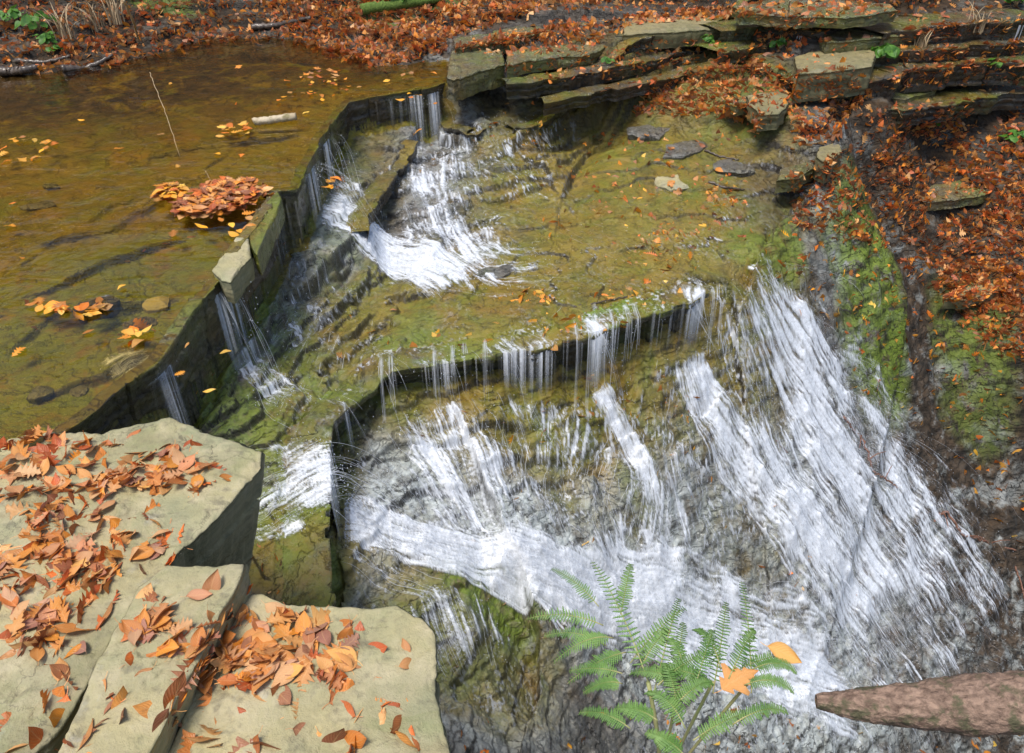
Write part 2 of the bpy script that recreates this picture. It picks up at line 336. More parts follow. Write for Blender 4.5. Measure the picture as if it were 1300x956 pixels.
s_soil = inside(SOIL, GX, GY); soilm = np.maximum(soilm, s_soil*1.0); soilm = np.maximum(soilm, sstep((np.hypot(GX, GY)-7.6)/.6)*(GZ > .06))
wet = np.clip(1-.9*soilm, 0, 1)
submerged = blob([(780,250,190,120,1),(650,390,230,90,1),(880,300,110,80,1),(850,190,120,40,.8)])
dr_ = np.gradient(np.exp(lr))[None, :]
slope = np.hypot(np.gradient(GZ, axis=1)/dr_, np.gradient(GZ, axis=0)/(RR*(ang[1]-ang[0])))
def boxb(D, k):
    for ax in (0, 1):
        c = np.cumsum(np.pad(D, [(k+1, k) if a == ax else (0, 0) for a in (0, 1)], mode='edge'), axis=ax)
        D = (np.take(c, np.arange(2*k+1, c.shape[ax]), ax)-np.take(c, np.arange(0, c.shape[ax]-2*k-1), ax))/(2*k+1)
    return D
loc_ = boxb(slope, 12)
edge_m = sstep((slope-loc_*1.15-.15)/.55)       # broken shale edges: darkening painted into the colour where a riser is steep
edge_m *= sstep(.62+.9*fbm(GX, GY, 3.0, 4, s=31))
print('masks', time.time()-T0)

# ================================================================== MATERIALS
def rock_material(name, dry=False, attr=True, tint=(1, 1, 1)):
    n = N(name)
    tc = n.n('TexCoord').outputs['Object']
    geo = n.n('NewGeometry')
    st = n.n('Mapping'); n.set(st, 'Vector', tc); st.inputs['Scale'].default_value = (1, 1, 9)
    stv = st.outputs[0]
    big = n.noise(tc, 1.7, 4, .6); mid = n.noise(tc, 9, 6, .65, .4); fine = n.noise(tc, 55, 5, .7); strat = n.noise(stv, 7, 5, .65, .3)
    if dry:
        vo = n.n('TexVoronoi', feature='DISTANCE_TO_EDGE', i_Scale=2.6); wv = n.n('VectorMath', operation='ADD'); n.set(wv, 0, tc); sc_v = n.n('VectorMath', operation='SCALE'); n.set(sc_v, 0, n.noise(tc, 5, 5, .65, .5, out=1)); sc_v.inputs['Scale'].default_value = .35; n.set(wv, 1, sc_v.outputs[0]); n.set(vo, 'Vector', wv.outputs[0])
        crack = n.math('MULTIPLY', n.mapr(vo.outputs['Distance'], 0, .012, 1, 0), n.mapr(big, .45, .6))
        c = n.mix(n.mapr(big, .38, .6), (.42, .355, .18), (.27, .27, .15))
        c = n.mix(n.mapr(mid, .45, .7), c, (.45, .39, .24))
        c = n.mix(n.math('MULTIPLY', n.mapr(n.noise(tc, 3.1, 5, .7, 1.2), .52, .62), .45), c, (.20, .22, .08))
        c = n.mix(n.math('MULTIPLY', n.mapr(n.noise(tc, 22, 4, .6), .55, .70), .6), c, (.12, .105, .07))
        c = n.mix(n.math('MULTIPLY', n.mapr(n.noise(tc, 5.3, 6, .7), .58, .68), .45), c, (.42, .41, .36))
        c = n.mix(n.math('MULTIPLY', n.mapr(strat, .45, .6), .18), c, (.13, .11, .07))
        c = n.mix(n.math('MULTIPLY', n.mapr(n.noise(tc, 2.2, 6, .7, .8), .50, .62), .5), c, (.24, .20, .11))
        c = n.mix(n.math('MULTIPLY', crack, .75), c, (.06, .05, .03))
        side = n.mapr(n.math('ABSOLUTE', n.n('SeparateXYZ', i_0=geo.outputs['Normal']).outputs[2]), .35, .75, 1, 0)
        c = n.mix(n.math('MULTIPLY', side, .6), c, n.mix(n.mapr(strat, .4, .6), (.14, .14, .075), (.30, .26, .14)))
        rough = n.mapr(fine, .3, .7, .6, .85)
        b = n.bump(n.math('ADD', n.math('MULTIPLY', mid, .8), n.math('MULTIPLY', fine, .35)), .75, .02)
        b = n.bump(n.noise(tc, 160, 3, .7), .45, .004, b)
        if tint != (1, 1, 1): c = n.mix(1.0, c, tint, 'MULTIPLY')
        bs = n.n('BsdfPrincipled', i_Base_Color=c, i_Roughness=rough, i_Normal=b)
        return n.done(bs)
    at = n.n('Attribute', attribute_name='mask'); sx = n.n('SeparateColor'); n.set(sx, 0, at.outputs['Color'])
    m_moss, m_alg, m_sheen = sx.outputs[0], sx.outputs[1], sx.outputs[2]
    at2 = n.n('Attribute', attribute_name='mask2'); sx2 = n.n('SeparateColor'); n.set(sx2, 0, at2.outputs['Color'])
    m_brown, m_soil, m_riser = sx2.outputs[0], sx2.outputs[1], sx2.outputs[2]
    c = n.mix(n.mapr(strat, .35, .65), (.055, .052, .045), (.15, .145, .125))
    c = n.mix(n.math('MULTIPLY', m_brown, n.mapr(mid, .38, .6)), c, (.10, .058, .028))
    c = n.mix(n.math('MULTIPLY', m_sheen, n.mapr(n.noise(tc, 6, 6, .7, .5), .36, .55)), c, n.mix(n.mapr(mid, .35, .65), (.34, .37, .35), (.60, .65, .64)))  # pale slate, sky reflection mixed into the base colour
    alg = n.mix(n.mapr(n.noise(tc, 3.5, 6, .65, .6), .35, .65), (.225, .135, .008), (.145, .16, .010))
    alg = n.mix(n.math('MULTIPLY', n.mapr(n.noise(tc, 1.3, 5, .7, .5), .48, .66), .8), alg, (.27, .195, .028))
    alg = n.mix(n.math('MULTIPLY', n.mapr(n.noise(tc, 5, 7, .72, 1.0), .52, .64), .55), alg, (.06, .055, .012))
    c = n.mix(n.math('MULTIPLY', m_alg, n.mapr(n.math('ADD', mid, n.math('MULTIPLY', m_alg, .35)), .45, .7)), c, alg)
    so = n.mix(n.mapr(mid, .35, .65), (.018, .013, .008), (.075, .045, .022))
    c = n.mix(n.math('MULTIPLY', m_soil, n.mapr(n.noise(tc, 4, 5, .7, .4), .38, .5, .25, 1)), c, so)
    mo = n.mix(n.mapr(fine, .3, .7), (.07, .12, .012), (.22, .29, .035))
    c = n.mix(n.math('MULTIPLY', m_moss, n.mapr(n.noise(tc, 7, 6, .7, .5), .38, .50), clamp=True), c, mo)
    c = n.mix(n.math('MULTIPLY', m_riser, .88), c, (.018, .015, .012))  # steep layer edges painted darker
    c = n.mix(n.math('MULTIPLY', n.mapr(fine, .52, .75), .3), c, (.04, .036, .03))
    if tint != (1, 1, 1): c = n.mix(1.0, c, tint, 'MULTIPLY')
    zc = n.n('SeparateXYZ'); n.set(zc, 0, tc)
    warp = n.noise(tc, 1.9, 8, .62, .5); warp2 = n.noise(tc, 5.5, 6, .65, .8)
    def beds(step, amp, amp2):
        q = n.math('DIVIDE', n.math('ADD', zc.outputs[2], n.math('ADD', n.math('MULTIPLY', warp, amp), n.math('MULTIPLY', warp2, amp2))), step)
        fr = n.math('FRACT', q); line = n.mapr(fr, .80, .93); stair = n.math('ADD', n.math('FLOOR', q), n.mapr(fr, .86, 1.0))
        return line, stair
    l1, s1 = beds(.052, .55, .10); l2, s2 = beds(.021, .30, .09)
    gate1 = n.mapr(n.noise(tc, 2.7, 5, .7), .42, .56); gate2 = n.mapr(n.noise(tc, 4.6, 5, .7, .3), .46, .6)
    keep = n.math('SUBTRACT', 1.0, n.math('MULTIPLY', m_alg, .72), clamp=True)
    lines = n.math('MULTIPLY', n.math('MAXIMUM', n.math('MULTIPLY', l1, gate1), n.math('MULTIPLY', n.math('MULTIPLY', l2, gate2), .85)), keep)
    c = n.mix(n.math('MULTIPLY', lines, .85), c, (.014, .012, .010))
    stairs = n.math('ADD', n.math('MULTIPLY', s1, .042), n.math('MULTIPLY', s2, .014))
    b = n.bump(n.math('ADD', n.math('MULTIPLY', mid, .7), n.math('MULTIPLY', strat, .6)), .6, .015)
    b = n.bump(stairs, .75, .35, b)
    b = n.bump(fine, .6, .008, b)
    rough = n.math('ADD', n.mapr(mid, .35, .65, .22, .5), n.math('MULTIPLY', m_soil, .35), clamp=True)
    # running film of water: ripples on the coat only
    rp = n.n('Mapping'); n.set(rp, 'Vector', tc); rp.inputs['Scale'].default_value = (1, 1.4, .4); rp.inputs['Rotation'].default_value = (0, 0, -.6)
    rip = n.math('ADD', n.noise(rp.outputs[0], 13, 5, .65, 1.6), n.math('MULTIPLY', n.noise(rp.outputs[0], 48, 3, .6, .8), .3))
    cb = n.bump(rip, 1.0, .045)
    cw = n.math('MULTIPLY', n.math('SUBTRACT', 1.0, m_soil, clamp=True), 1.0)
    bs = n.n('BsdfPrincipled', i_Base_Color=c, i_Roughness=rough, i_Normal=b)
    bs.inputs['Coat Roughness'].default_value = .07; n.set(bs, 'Coat Weight', cw); n.set(bs, 'Coat Normal', cb)
    bs.inputs['Coat IOR'].default_value = 1.38; bs.inputs['Specular IOR Level'].default_value = .22
    return n.done(bs)
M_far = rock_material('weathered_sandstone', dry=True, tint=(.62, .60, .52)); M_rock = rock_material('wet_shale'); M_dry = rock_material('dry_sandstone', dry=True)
def pool_material():
    n = N('clear_shallow_water'); tc = n.n('TexCoord').outputs['Object']
    mp = n.n('Mapping'); n.set(mp, 'Vector', tc); mp.inputs['Scale'].default_value = (1, 1.6, 1); mp.inputs['Rotation'].default_value = (0, 0, .5)
    h = n.math('ADD', n.noise(mp.outputs[0], 3.2, 3, .5, .6), n.math('MULTIPLY', n.noise(mp.outputs[0], 16, 3, .5, .4), .16))
    b = n.bump(h, .5, .03)
    tr = n.n('BsdfTransparent', i_Color=(.93, .80, .47, 1))
    gl = n.n('BsdfGlossy', i_Color=(1, 1, 1, 1), i_Roughness=.04, i_Normal=b)
    fr = n.n('Fresnel', i_IOR=1.33, i_Normal=b)
    mx = n.n('MixShader'); n.set(mx, 0, fr); n.set(mx, 1, tr); n.set(mx, 2, gl)
    return n.done(mx)
M_pool = pool_material()
def foam_material(name, streak=True):
    n = N(name)
    at = n.n('Attribute', attribute_name='foam').outputs['Fac']
    uv = n.n('UVMap').outputs[0] if streak else n.n('TexCoord').outputs['Object']
    nz = n.noise(n.n('TexCoord').outputs['Object'], 42, 4, .7, .6)
    a = n.math('MULTIPLY', at, n.mapr(nz, .3, .62, .7, 1.1), clamp=True)
    df = n.n('BsdfPrincipled', i_Base_Color=(.84, .88, .94, 1), i_Roughness=.35)
    df.inputs['Subsurface Weight'].default_value = 0
    tl = n.n('BsdfTranslucent', i_Color=(.8, .86, .95, 1)); m0 = n.n('MixShader'); n.set(m0, 0, .12); n.set(m0, 1, df); n.set(m0, 2, tl)
    tr = n.n('BsdfTransparent'); mx = n.n('MixShader'); n.set(mx, 0, a); n.set(mx, 1, tr); n.set(mx, 2, m0)
    return n.done(mx)
M_foam = foam_material('foaming_water', False)
def strand_material():
    n = N('white_water')
    df = n.n('BsdfPrincipled', i_Base_Color=(.82, .86, .92, 1), i_Roughness=.25)
    tl = n.n('BsdfTranslucent', i_Color=(.85, .9, .98, 1)); m0 = n.n('MixShader'); n.set(m0, 0, .35); n.set(m0, 1, df); n.set(m0, 2, tl)
    tr = n.n('BsdfTransparent'); mx = n.n('MixShader'); n.set(mx, 0, .55); n.set(mx, 1, tr); n.set(mx, 2, m0)
    return n.done(mx)
M_strand = strand_material()
def leaf_material(name, mode):
    n = N(name); tc = n.n('TexCoord').outputs['Object']
    if mode == 'object':
        r = n.n('ObjectInfo').outputs['Random']
        c = n.ramp(r, (0, (.60, .20, .035)), (.14, (.74, .36, .11)), (.26, (.52, .23, .09)), (.38, (.78, .31, .04)), (.5, (.44, .15, .05)), (.62, (.70, .42, .20)), (.72, (.34, .16, .12)), (.82, (.68, .19, .03)), (.92, (.60, .33, .20)), (1, (.80, .42, .10)))
    else:
        c = n.n('Attribute', attribute_name='col').outputs['Color']
    uv = n.n('UVMap').outputs[0]; s = n.n('SeparateXYZ'); n.set(s, 0, uv)
    u = n.math('ABSOLUTE', n.math('SUBTRACT', s.outputs[0], .5))
    mid = n.mapr(u, 0, .05, 1, 0)
    v = n.math('SUBTRACT', s.outputs[1], n.math('MULTIPLY', u, .7))
    vein = n.math('PINGPONG', n.math('MULTIPLY', v, 9.0), .5)
    vm = n.math('MULTIPLY', n.mapr(vein, .0, .09, 1, 0), .45)
    c2 = n.mix(n.math('MAXIMUM', n.math('MULTIPLY', mid, .6), vm), c, n.mix(.5, c, (.75, .5, .22)))
    spots = n.mapr(n.noise(tc, 60, 4, .7), .55, .72)
    c2 = n.mix(n.math('MULTIPLY', spots, .45), c2, (.13, .055, .025))
    edge = n.mapr(u, .3, .5); c2 = n.mix(n.math('MULTIPLY', edge, .25), c2, (.2, .08, .03))
    b = n.bump(n.math('ADD', vein, n.noise(tc, 90, 3, .6)), .35, .004)
    bs = n.n('BsdfPrincipled', i_Base_Color=c2, i_Roughness=.42, i_Normal=b)
    tl = n.n('BsdfTranslucent'); n.set(tl, 0, c2); mx = n.n('MixShader'); n.set(mx, 0, .18); n.set(mx, 1, bs); n.set(mx, 2, tl)
    return n.done(mx)
M_leaf = leaf_material('fallen_leaf_skin', 'object'); M_lit = leaf_material('litter_leaf_skin', 'col')
def simple(name, c1, c2, scale=12, rough=.7, bump=.5, stretch=(1, 1, 1), c3=None, coat=0, transl=0):
    n = N(name); tc = n.n('TexCoord').outputs['Object']
    mp = n.n('Mapping'); n.set(mp, 'Vector', tc); mp.inputs['Scale'].default_value = stretch
    nz = n.noise(mp.outputs[0], scale, 6, .65, .4)
    c = n.mix(n.mapr(nz, .35, .65), c1, c2)
    if c3: c = n.mix(n.mapr(n.noise(tc, scale*.4, 5, .7), .52, .62), c, c3)
    bs = n.n('BsdfPrincipled', i_Base_Color=c, i_Roughness=rough, i_Normal=n.bump(nz, bump, .01))
    bs.inputs['Coat Weight'].default_value = coat; bs.inputs['Coat Roughness'].default_value = .1
    if not transl: return n.done(bs)
    tl = n.n('BsdfTranslucent'); n.set(tl, 0, c); mx = n.n('MixShader'); n.set(mx, 0, transl); n.set(mx, 1, bs); n.set(mx, 2, tl)
    return n.done(mx)
M_bark = simple('damp_bark', (.10, .06, .04), (.36, .24, .17), 46, .75, 1.0, (1, 1.5, 1.5), (.10, .09, .045))
M_root = simple('dark_wet_wood', (.03, .02, .014), (.10, .07, .045), 20, .5, .8, coat=.4)
M_twig = simple('reddish_twig_bark', (.12, .05, .03), (.26, .13, .08), 30, .5, .5)
M_pale = simple('peeled_wood', (.38, .30, .18), (.55, .46, .32), 18, .7, .7, c3=(.2, .17, .07))
M_fern = simple('fern_green', (.11, .26, .05), (.27, .44, .13), 14, .5, .2, transl=.35)
M_stalk = simple('fern_stalk_skin', (.30, .33, .12), (.42, .36, .16), 14, .5, .2)
M_green = simple('leaf_green', (.04, .13, .015), (.12, .28, .03), 20, .45, .2, transl=.3)
M_straw = simple('dead_grass_straw', (.35, .25, .14), (.5, .38, .22), 20, .7, .2)
M_mossy = simple('moss_cushion', (.05, .09, .01), (.13, .2, .03), 60, .9, 1.0)

# ================================================================== TERRAIN MESH
Vt = np.stack([GX, GY, GZ], -1).reshape(-1, 3)
one = np.ones(GX.size)
mask = np.stack([moss.ravel(), algae.ravel(), slate_sheen.ravel(), one], -1); mask2 = np.stack([brown.ravel(), soilm.ravel(), edge_m.ravel(), one], -1)
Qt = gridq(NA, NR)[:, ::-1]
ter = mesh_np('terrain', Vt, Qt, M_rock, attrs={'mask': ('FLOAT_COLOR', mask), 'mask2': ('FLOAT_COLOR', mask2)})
tag(ter, kind='structure')
print('terrain', time.time()-T0)
# ================================================================== LEDGES (swept rock faces)
def resample(pts, ds):
    pts = np.array(pts, float); seg = np.hypot(*(pts[1:, :2]-pts[:-1, :2]).T); L = np.r_[0, np.cumsum(seg)]
    s = np.arange(0, L[-1], ds)
    return np.stack([np.interp(s, L, pts[:, k]) for k in range(3)], -1), s
def ledge(name, pts, depth, ds, side, label, cat, moss_f=.3, joint=.45, overhang=.03, seed=0, jag=.012, top=.13, fit=False, alg=.75, wander=0.0, lip=0.0, chip=1.0):
    c, s = resample(pts, ds)
    c[:, 1] += wander*fbm(s, s*0+seed*1.7, 2.2, 5, g=.6); c[:, 2] += wander*.25*fbm(s, s*0+seed*2.9, 1.5, 3)
    k = max(1, int(.035/ds)); ker = np.ones(2*k+1)/(2*k+1)
    cs = np.stack([np.convolve(np.pad(c[:, i], k, mode='edge'), ker, 'valid') for i in range(3)], -1)
    c = cs; tn = np.gradient(c[:, :2], axis=0); tn /= np.linalg.norm(tn, axis=1)[:, None]+1e-9
    out = np.stack([tn[:, 1], -tn[:, 0]], -1)*side
    if fit:
        zz_ = np.mean([gz(c[:, 0]-out[:, 0]*q_, c[:, 1]-out[:, 1]*q_, GLOW) for q_ in (.20, .23, .27)], 0); kz = 8
        c = c.copy(); c[:, 2] = np.convolve(np.pad(zz_, kz, mode='edge'), np.ones(2*kz+1)/(2*kz+1), 'valid')+.002
    dep = np.broadcast_to(depth, (len(s),)) if np.ndim(depth) == 0 else np.interp(s/s[-1], np.linspace(0, 1, len(depth)), depth)
    # joints break the face into blocks that stand a little forward or back
    jn = np.cumsum(joint*(.5+RS.rand(200))); jn = np.r_[0, jn]
    idx = np.searchsorted(jn, s); off = (_L[idx % 256, seed]-.5)*2*jag
    jd = np.min(np.abs(s[:, None]-jn[None, :]), axis=1); off = off-np.where(jd < .006, .012, 0)+.012*fbm(s, s*0+seed, 5, 4)-chip*.022*sstep((fbm(s, s*0+seed+7, 9, 4)-.12)/.1)
    nt, nf = 12, 26
    rows = []
    for i in range(nt):                       # top, from behind to the edge
        q = -top*(1-i/(nt-1))**1.3
        x = c[:, 0]+out[:, 0]*(q+off); y = c[:, 1]+out[:, 1]*(q+off)
        z = c[:, 2]+.004*fbm(x, y, 14, 3)-(.03*max(0, 1-i/3.0))
        if fit or name == 'rock_ledge' and not wander:
            m_ = float(np.clip((-q-(.17 if fit else .06))/.03, 0, 1)); z = z*(1-m_)+(gz(x, y, GLOW if fit else GZ)+.003-.02*max(0, 1-i/2.0))*m_
        rows.append(np.stack([x, y, z], -1))
    for i in range(1, nf):                    # the broken face
        f = i/(nf-1); zz = f*dep
        lay = (_L[(np.floor((zz+.012*fbm(s, s*0+1, 1.5, 2))/.028).astype(int)*7+seed) % 256, (idx+seed) % 256]-.5)*.012
        ov = overhang*sstep(f*1.15) if not lip else overhang*sstep((zz-lip*(.7+.6*vnoise(s*3, s*0+seed)))/.015)
        q = -.006*min(1, i)-ov+lay*(1.6 if lip else 1.3)+off+.006*fbm(s, zz+s*0, 22, 3)
        x = c[:, 0]+out[:, 0]*q; y = c[:, 1]+out[:, 1]*q
        rows.append(np.stack([x, y, c[:, 2]-zz], -1))
    V = np.array(rows); nr = len(rows)
    X, Y = V[..., 0], V[..., 1]
    mo = np.clip(fbm(X, Y, 2.2, 3, s=seed)*1.2+moss_f, 0, 1)*np.linspace(1, .5, nr)[:, None]
    al = np.clip(alg+fbm(X, Y, 3, 3)*.5, 0, 1); al[:nt] = np.clip(al[:nt]+.3, 0, 1); al[nt+2:] *= .45
    z0 = np.zeros_like(mo); o1 = np.ones_like(mo)
    Q = gridq(nr, len(s)); 
    if side > 0: Q = Q[:, ::-1]
    base = V.reshape(-1, 3).mean(0)
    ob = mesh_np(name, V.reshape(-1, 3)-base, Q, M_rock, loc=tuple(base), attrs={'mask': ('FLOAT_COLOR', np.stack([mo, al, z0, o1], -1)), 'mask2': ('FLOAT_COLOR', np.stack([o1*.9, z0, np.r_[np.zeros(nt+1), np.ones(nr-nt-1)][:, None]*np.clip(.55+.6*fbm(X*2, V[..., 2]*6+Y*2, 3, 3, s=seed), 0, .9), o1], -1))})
    return tag(ob, label, cat)
ledge('rock_ledge', L1, [.16, .2, .3, .34, .34, .34, .34, .33, .32, .3, .27, .24, .2, .12], .006, 1, 'dark wet wall of jointed blocks edging the upper pool', 'ledge', .0, seed=3, jag=.007, alg=.3, chip=.35)
ledge('rock_ledge', L2, [.4, .4, .4, .38, .3, .27, .27, .3, .34, .36, .36, .3], .006, 1, 'long thin overhanging rock lip along the front of the middle shelf', 'ledge', .35, .5, .10, seed=9, jag=.010, fit=True, alg=.5, lip=.055, top=.26)

for q, (pp, zz, dp, tp, lab) in enumerate([
  ([(640,114),(720,100),(800,86),(860,70),(930,62)], .0, .13, .25, 'thin dark shelf of shale right of the upper falls'),
  ([(690,128),(770,112),(850,94),(920,80),(1000,78)], -.08, .11, .22, 'lower thin shelf of shale curving above the green pool'),
  ([(918,66),(960,58),(1012,54)], .10, .12, .4, 'short dark ledge left of the angular boulder'),
  ([(918,44),(970,38),(1045,42)], .2, .13, .4, 'dripping ledge above the short dark ledge'),
  ([(1000,104),(1060,102),(1120,96),(1200,88),(1330,78)], -.05, .2, .5, 'long dark layered ledge under the angular boulder'),
  ([(1105,70),(1180,64),(1250,60),(1330,52)], .07, .16, .5, 'middle dark ledge right of the angular boulder'),
  ([(1125,40),(1200,34),(1330,22)], .22, .18, .5, 'upper dark ledge in the top right of the gorge'),
  ([(600,50),(680,38),(760,30),(800,32)], .12, .10, .3, 'leaf-topped back ledge behind the corner slab'),
  ([(1085,135),(1150,140),(1230,128),(1330,118)], -.30, .16, .4, 'leafy dark rock shelf below the long layered ledge')]):
    ledge('rock_ledge', [P(a, b, zz) for a, b in pp], dp, .012, 1, lab, 'ledge', .0, .5, .03, seed=40+q, jag=.035, top=tp, alg=.15, wander=.12)
for q, (pp, dp, lab) in enumerate([
  ([(652,146),(700,135),(760,118),(830,100),(905,84),(972,72)], .09, 'thin curved shale rim above the small flat grey stones'),
  ([(548,124),(562,148),(592,157),(624,149)], .09, 'short dark shale step under the corner slab of the upper falls'),
  ([(470,262),(468,248),(490,215),(515,188),(532,170)], .12, 'broken shale step between the two white chutes of the upper falls')]):
    ledge('rock_ledge', [P(a, b, -.2-.03*q) for a, b in pp], dp, .009, 1, lab, 'ledge', .1, .3, .02, seed=60+q, jag=.018, top=.16, alg=.35, fit=True)
# ================================================================== SLABS (loose rock)
def slab(name, outline, ztop, thick, label, cat, mat=M_dry, tilt=(0, 0), res=.012, undercut=.04, rough=.010, seed=0, group=None, edge=.012, attr=False, layers=.05, px=True, jag=1.0, moss_v=.1, alg_v=.4):
    O = np.array([P(a, b, ztop)[:2] if px else (a, b) for a, b in outline], float)
    cen = O.mean(0)
    per = np.r_[O, O[:1]]; L = np.r_[0, np.cumsum(np.hypot(*(per[1:]-per[:-1]).T))]
    n = int(max(40, L[-1]/res)); s = np.linspace(0, L[-1], n, endpoint=False)
    R = np.stack([np.interp(s, L, per[:, k]) for k in range(2)], -1)
    d = R-cen; nd = np.linalg.norm(d, axis=1)[:, None]; u = d/nd
    sc_ = min(1, L[-1]/1.2)
    j = (.020*terrace(fbm(R[:, 0], R[:, 1], 6, 4, s=seed), .4, .2)+.012*fbm(R[:, 0], R[:, 1], 16, 4, s=seed))*sc_*jag
    R = R+u*j[:, None]
    rad = np.linalg.norm(R-cen, axis=1).max(); nrg = int(min(70, max(12, rad/res)))
    rows = []
    def topz(x, y):
        w = fbm(x, y, 2.2, 5, s=seed+1)
        z = rough*1.6*w+rough*.7*fbm(x, y, 9, 4, s=seed+2)
        z = .35*z+.65*terrace(z+.0*x, rough*.8, .10)+rough*.16*fbm(x, y, 45, 3, s=seed)
        pit = sstep((vnoise(x*26+seed, y*26)*vnoise(x*9, y*9+seed)-.52)/.1); z = z-pit*rough*.35
        return ztop+z+(x-cen[0])*tilt[0]+(y-cen[1])*tilt[1]
    for i in range(nrg+1):
        f = i/nrg; q = cen+(R-cen)*f
        z = topz(q[:, 0], q[:, 1]); dd = np.linalg.norm(R-q, axis=1)
        z = z-edge*np.clip(1-dd/(edge*2), 0, 1)**2*(.6+.8*vnoise(q[:, 0]*14, q[:, 1]*14))
        rows.append(np.c_[q, z])
    rim = rows[-1]; rows.append(rim.copy()); ns = int(max(6, thick/res*.8))
    for i in range(1, ns+1):
        f = i/ns; h = thick*f
        li = np.floor((h+.02*fbm(R[:, 0], R[:, 1], 2, 2, s=seed))/layers).astype(int)
        lay = (_L[(li*5+seed*3) % 256, (np.floor(s/.35)).astype(int) % 256]-.5)*.028*sc_*jag
        q = R+u*(lay+.012*sc_*fbm(s*3, h+s*0, 6, 4, s=seed)-undercut*f)[:, None]
        rows.append(np.c_[q, rim[:, 2]-h])
    V = np.array(rows); nr = len(rows)
    base = np.array([cen[0], cen[1], ztop-thick])
    at = None
    if attr:
        X, Y = V[..., 0], V[..., 1]; o1 = np.ones_like(X); z0 = o1*0
        at = {'mask': ('FLOAT_COLOR', np.stack([np.clip(moss_v+.5*fbm(X, Y, 3, 3, s=seed), 0, 1), o1*alg_v, o1*.12, o1], -1)), 'mask2': ('FLOAT_COLOR', np.stack([o1*.5, z0, z0, o1], -1))}
    ob = mesh_np(name, V.reshape(-1, 3)-base, gridq(nr, n, True), mat, loc=tuple(base), attrs=at)
    return tag(ob, label, cat, group)
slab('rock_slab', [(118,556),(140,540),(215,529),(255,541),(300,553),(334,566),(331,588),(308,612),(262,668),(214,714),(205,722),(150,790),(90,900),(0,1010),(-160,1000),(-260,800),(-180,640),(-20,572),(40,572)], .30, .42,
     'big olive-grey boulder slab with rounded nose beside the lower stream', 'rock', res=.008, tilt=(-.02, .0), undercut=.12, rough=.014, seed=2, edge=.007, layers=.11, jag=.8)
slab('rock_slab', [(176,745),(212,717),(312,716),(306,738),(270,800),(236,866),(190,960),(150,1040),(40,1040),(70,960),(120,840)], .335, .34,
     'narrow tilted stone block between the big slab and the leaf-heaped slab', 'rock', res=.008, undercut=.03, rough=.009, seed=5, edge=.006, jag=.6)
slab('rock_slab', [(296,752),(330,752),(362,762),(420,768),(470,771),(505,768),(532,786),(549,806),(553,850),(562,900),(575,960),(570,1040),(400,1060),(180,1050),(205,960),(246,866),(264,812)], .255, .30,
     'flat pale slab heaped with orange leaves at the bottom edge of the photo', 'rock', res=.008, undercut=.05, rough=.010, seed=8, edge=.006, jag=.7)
slab('rock_slab', [(-40,600),(0,585),(30,556),(90,548),(142,553),(120,600),(60,640),(0,660),(-60,650)], .16, .14,
     'broken low stones covered by leaves at the near pool corner', 'rock', res=.010, undercut=.03, rough=.02, seed=12)
slab('rock_slab', [(0,568),(10,556),(40,548),(55,553),(30,566),(4,578)], .20, .05, 'small flat stone at the left picture edge by the pool', 'rock', res=.006, undercut=.0, rough=.008, seed=14)
# rim blocks on the pool wall
slab('rock_block', [(280,354),(268,340),(300,300),(316,300),(318,322),(292,356)], .034, .12, 'pale green block lying dry on the pool wall below the leaf pile', 'rock', mat=M_dry, res=.006, undercut=.01, rough=.008, seed=21, jag=.5)
slab('rock_block', [(322,318),(312,292),(335,258),(352,240),(358,250),(350,272),(326,322)], .036, .12, 'mossy block at the end of the leaf pile on the pool wall', 'rock', mat=M_rock, attr=True, res=.006, undercut=.01, rough=.008, seed=22, jag=.5, moss_v=.5, alg_v=.8)
# slabs of the far ledges
FL = [([(566,96),(572,62),(600,60),(638,62),(641,80),(612,88),(575,100)], .13, .16, 'pale square-cut stone slab at the corner of the upper falls', M_rock),
      ([(644,84),(642,66),(690,58),(722,56),(786,38),(788,48),(745,70),(700,74),(674,76)], .14, .09, 'long mossy ledge slab right of the pale square-cut slab', M_rock),
      ([(578,62),(574,50),(640,36),(700,24),(748,20),(746,32),(700,38),(650,50)], .13, .09, 'low leaf-topped ledge running along behind the upper falls', M_rock),
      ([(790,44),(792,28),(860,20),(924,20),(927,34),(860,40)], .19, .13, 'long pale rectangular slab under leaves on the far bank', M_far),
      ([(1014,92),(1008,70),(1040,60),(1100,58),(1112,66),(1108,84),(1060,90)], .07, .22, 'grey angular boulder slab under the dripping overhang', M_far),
      ([(930,8),(1010,-8),(1130,4),(1142,14),(1080,22),(990,20),(940,18)], .36, .08, 'overhanging dark slab with dripping water on the far bank', M_rock),
      ([(1040,44),(1090,30),(1180,26),(1190,36),(1120,46),(1050,52)], .20, .08, 'wet grey slab beneath the overhang behind the angular boulder', M_rock),
      ([(952,130),(948,120),(1000,112),(1004,128),(990,142),(965,144)], .0, .12, 'pale greenish block half buried in leaves on the right bank', M_far),
      ([(920,128),(925,122),(950,120),(955,134),(935,136)], -.02, .07, 'small grey stone left of the half buried greenish block', M_rock),
      ([(1036,198),(1040,184),(1066,178),(1070,192),(1052,206)], -.34, .16, 'square pale stone on the brink of the leafy right bank', M_far),
      ([(985,228),(990,214),(1036,200),(1044,208),(1010,226)], -.42, .10, 'thin slab running down from the square pale stone', M_rock),
      ([(1150,250),(1160,238),(1230,226),(1280,232),(1250,246),(1180,256)], -.95, .08, 'flat grey stone among leaves on the far right slope', M_rock),
      ([(1200,378),(1215,366),(1262,358),(1270,368),(1230,380)], -1.52, .09, 'pale slate piece on the right slope above the mossy rock', M_far),
      ([(1100,118),(1120,108),(1180,100),(1190,112),(1150,124)], -.02, .08, 'brown flat stone just below the angular boulder slab', M_rock)]
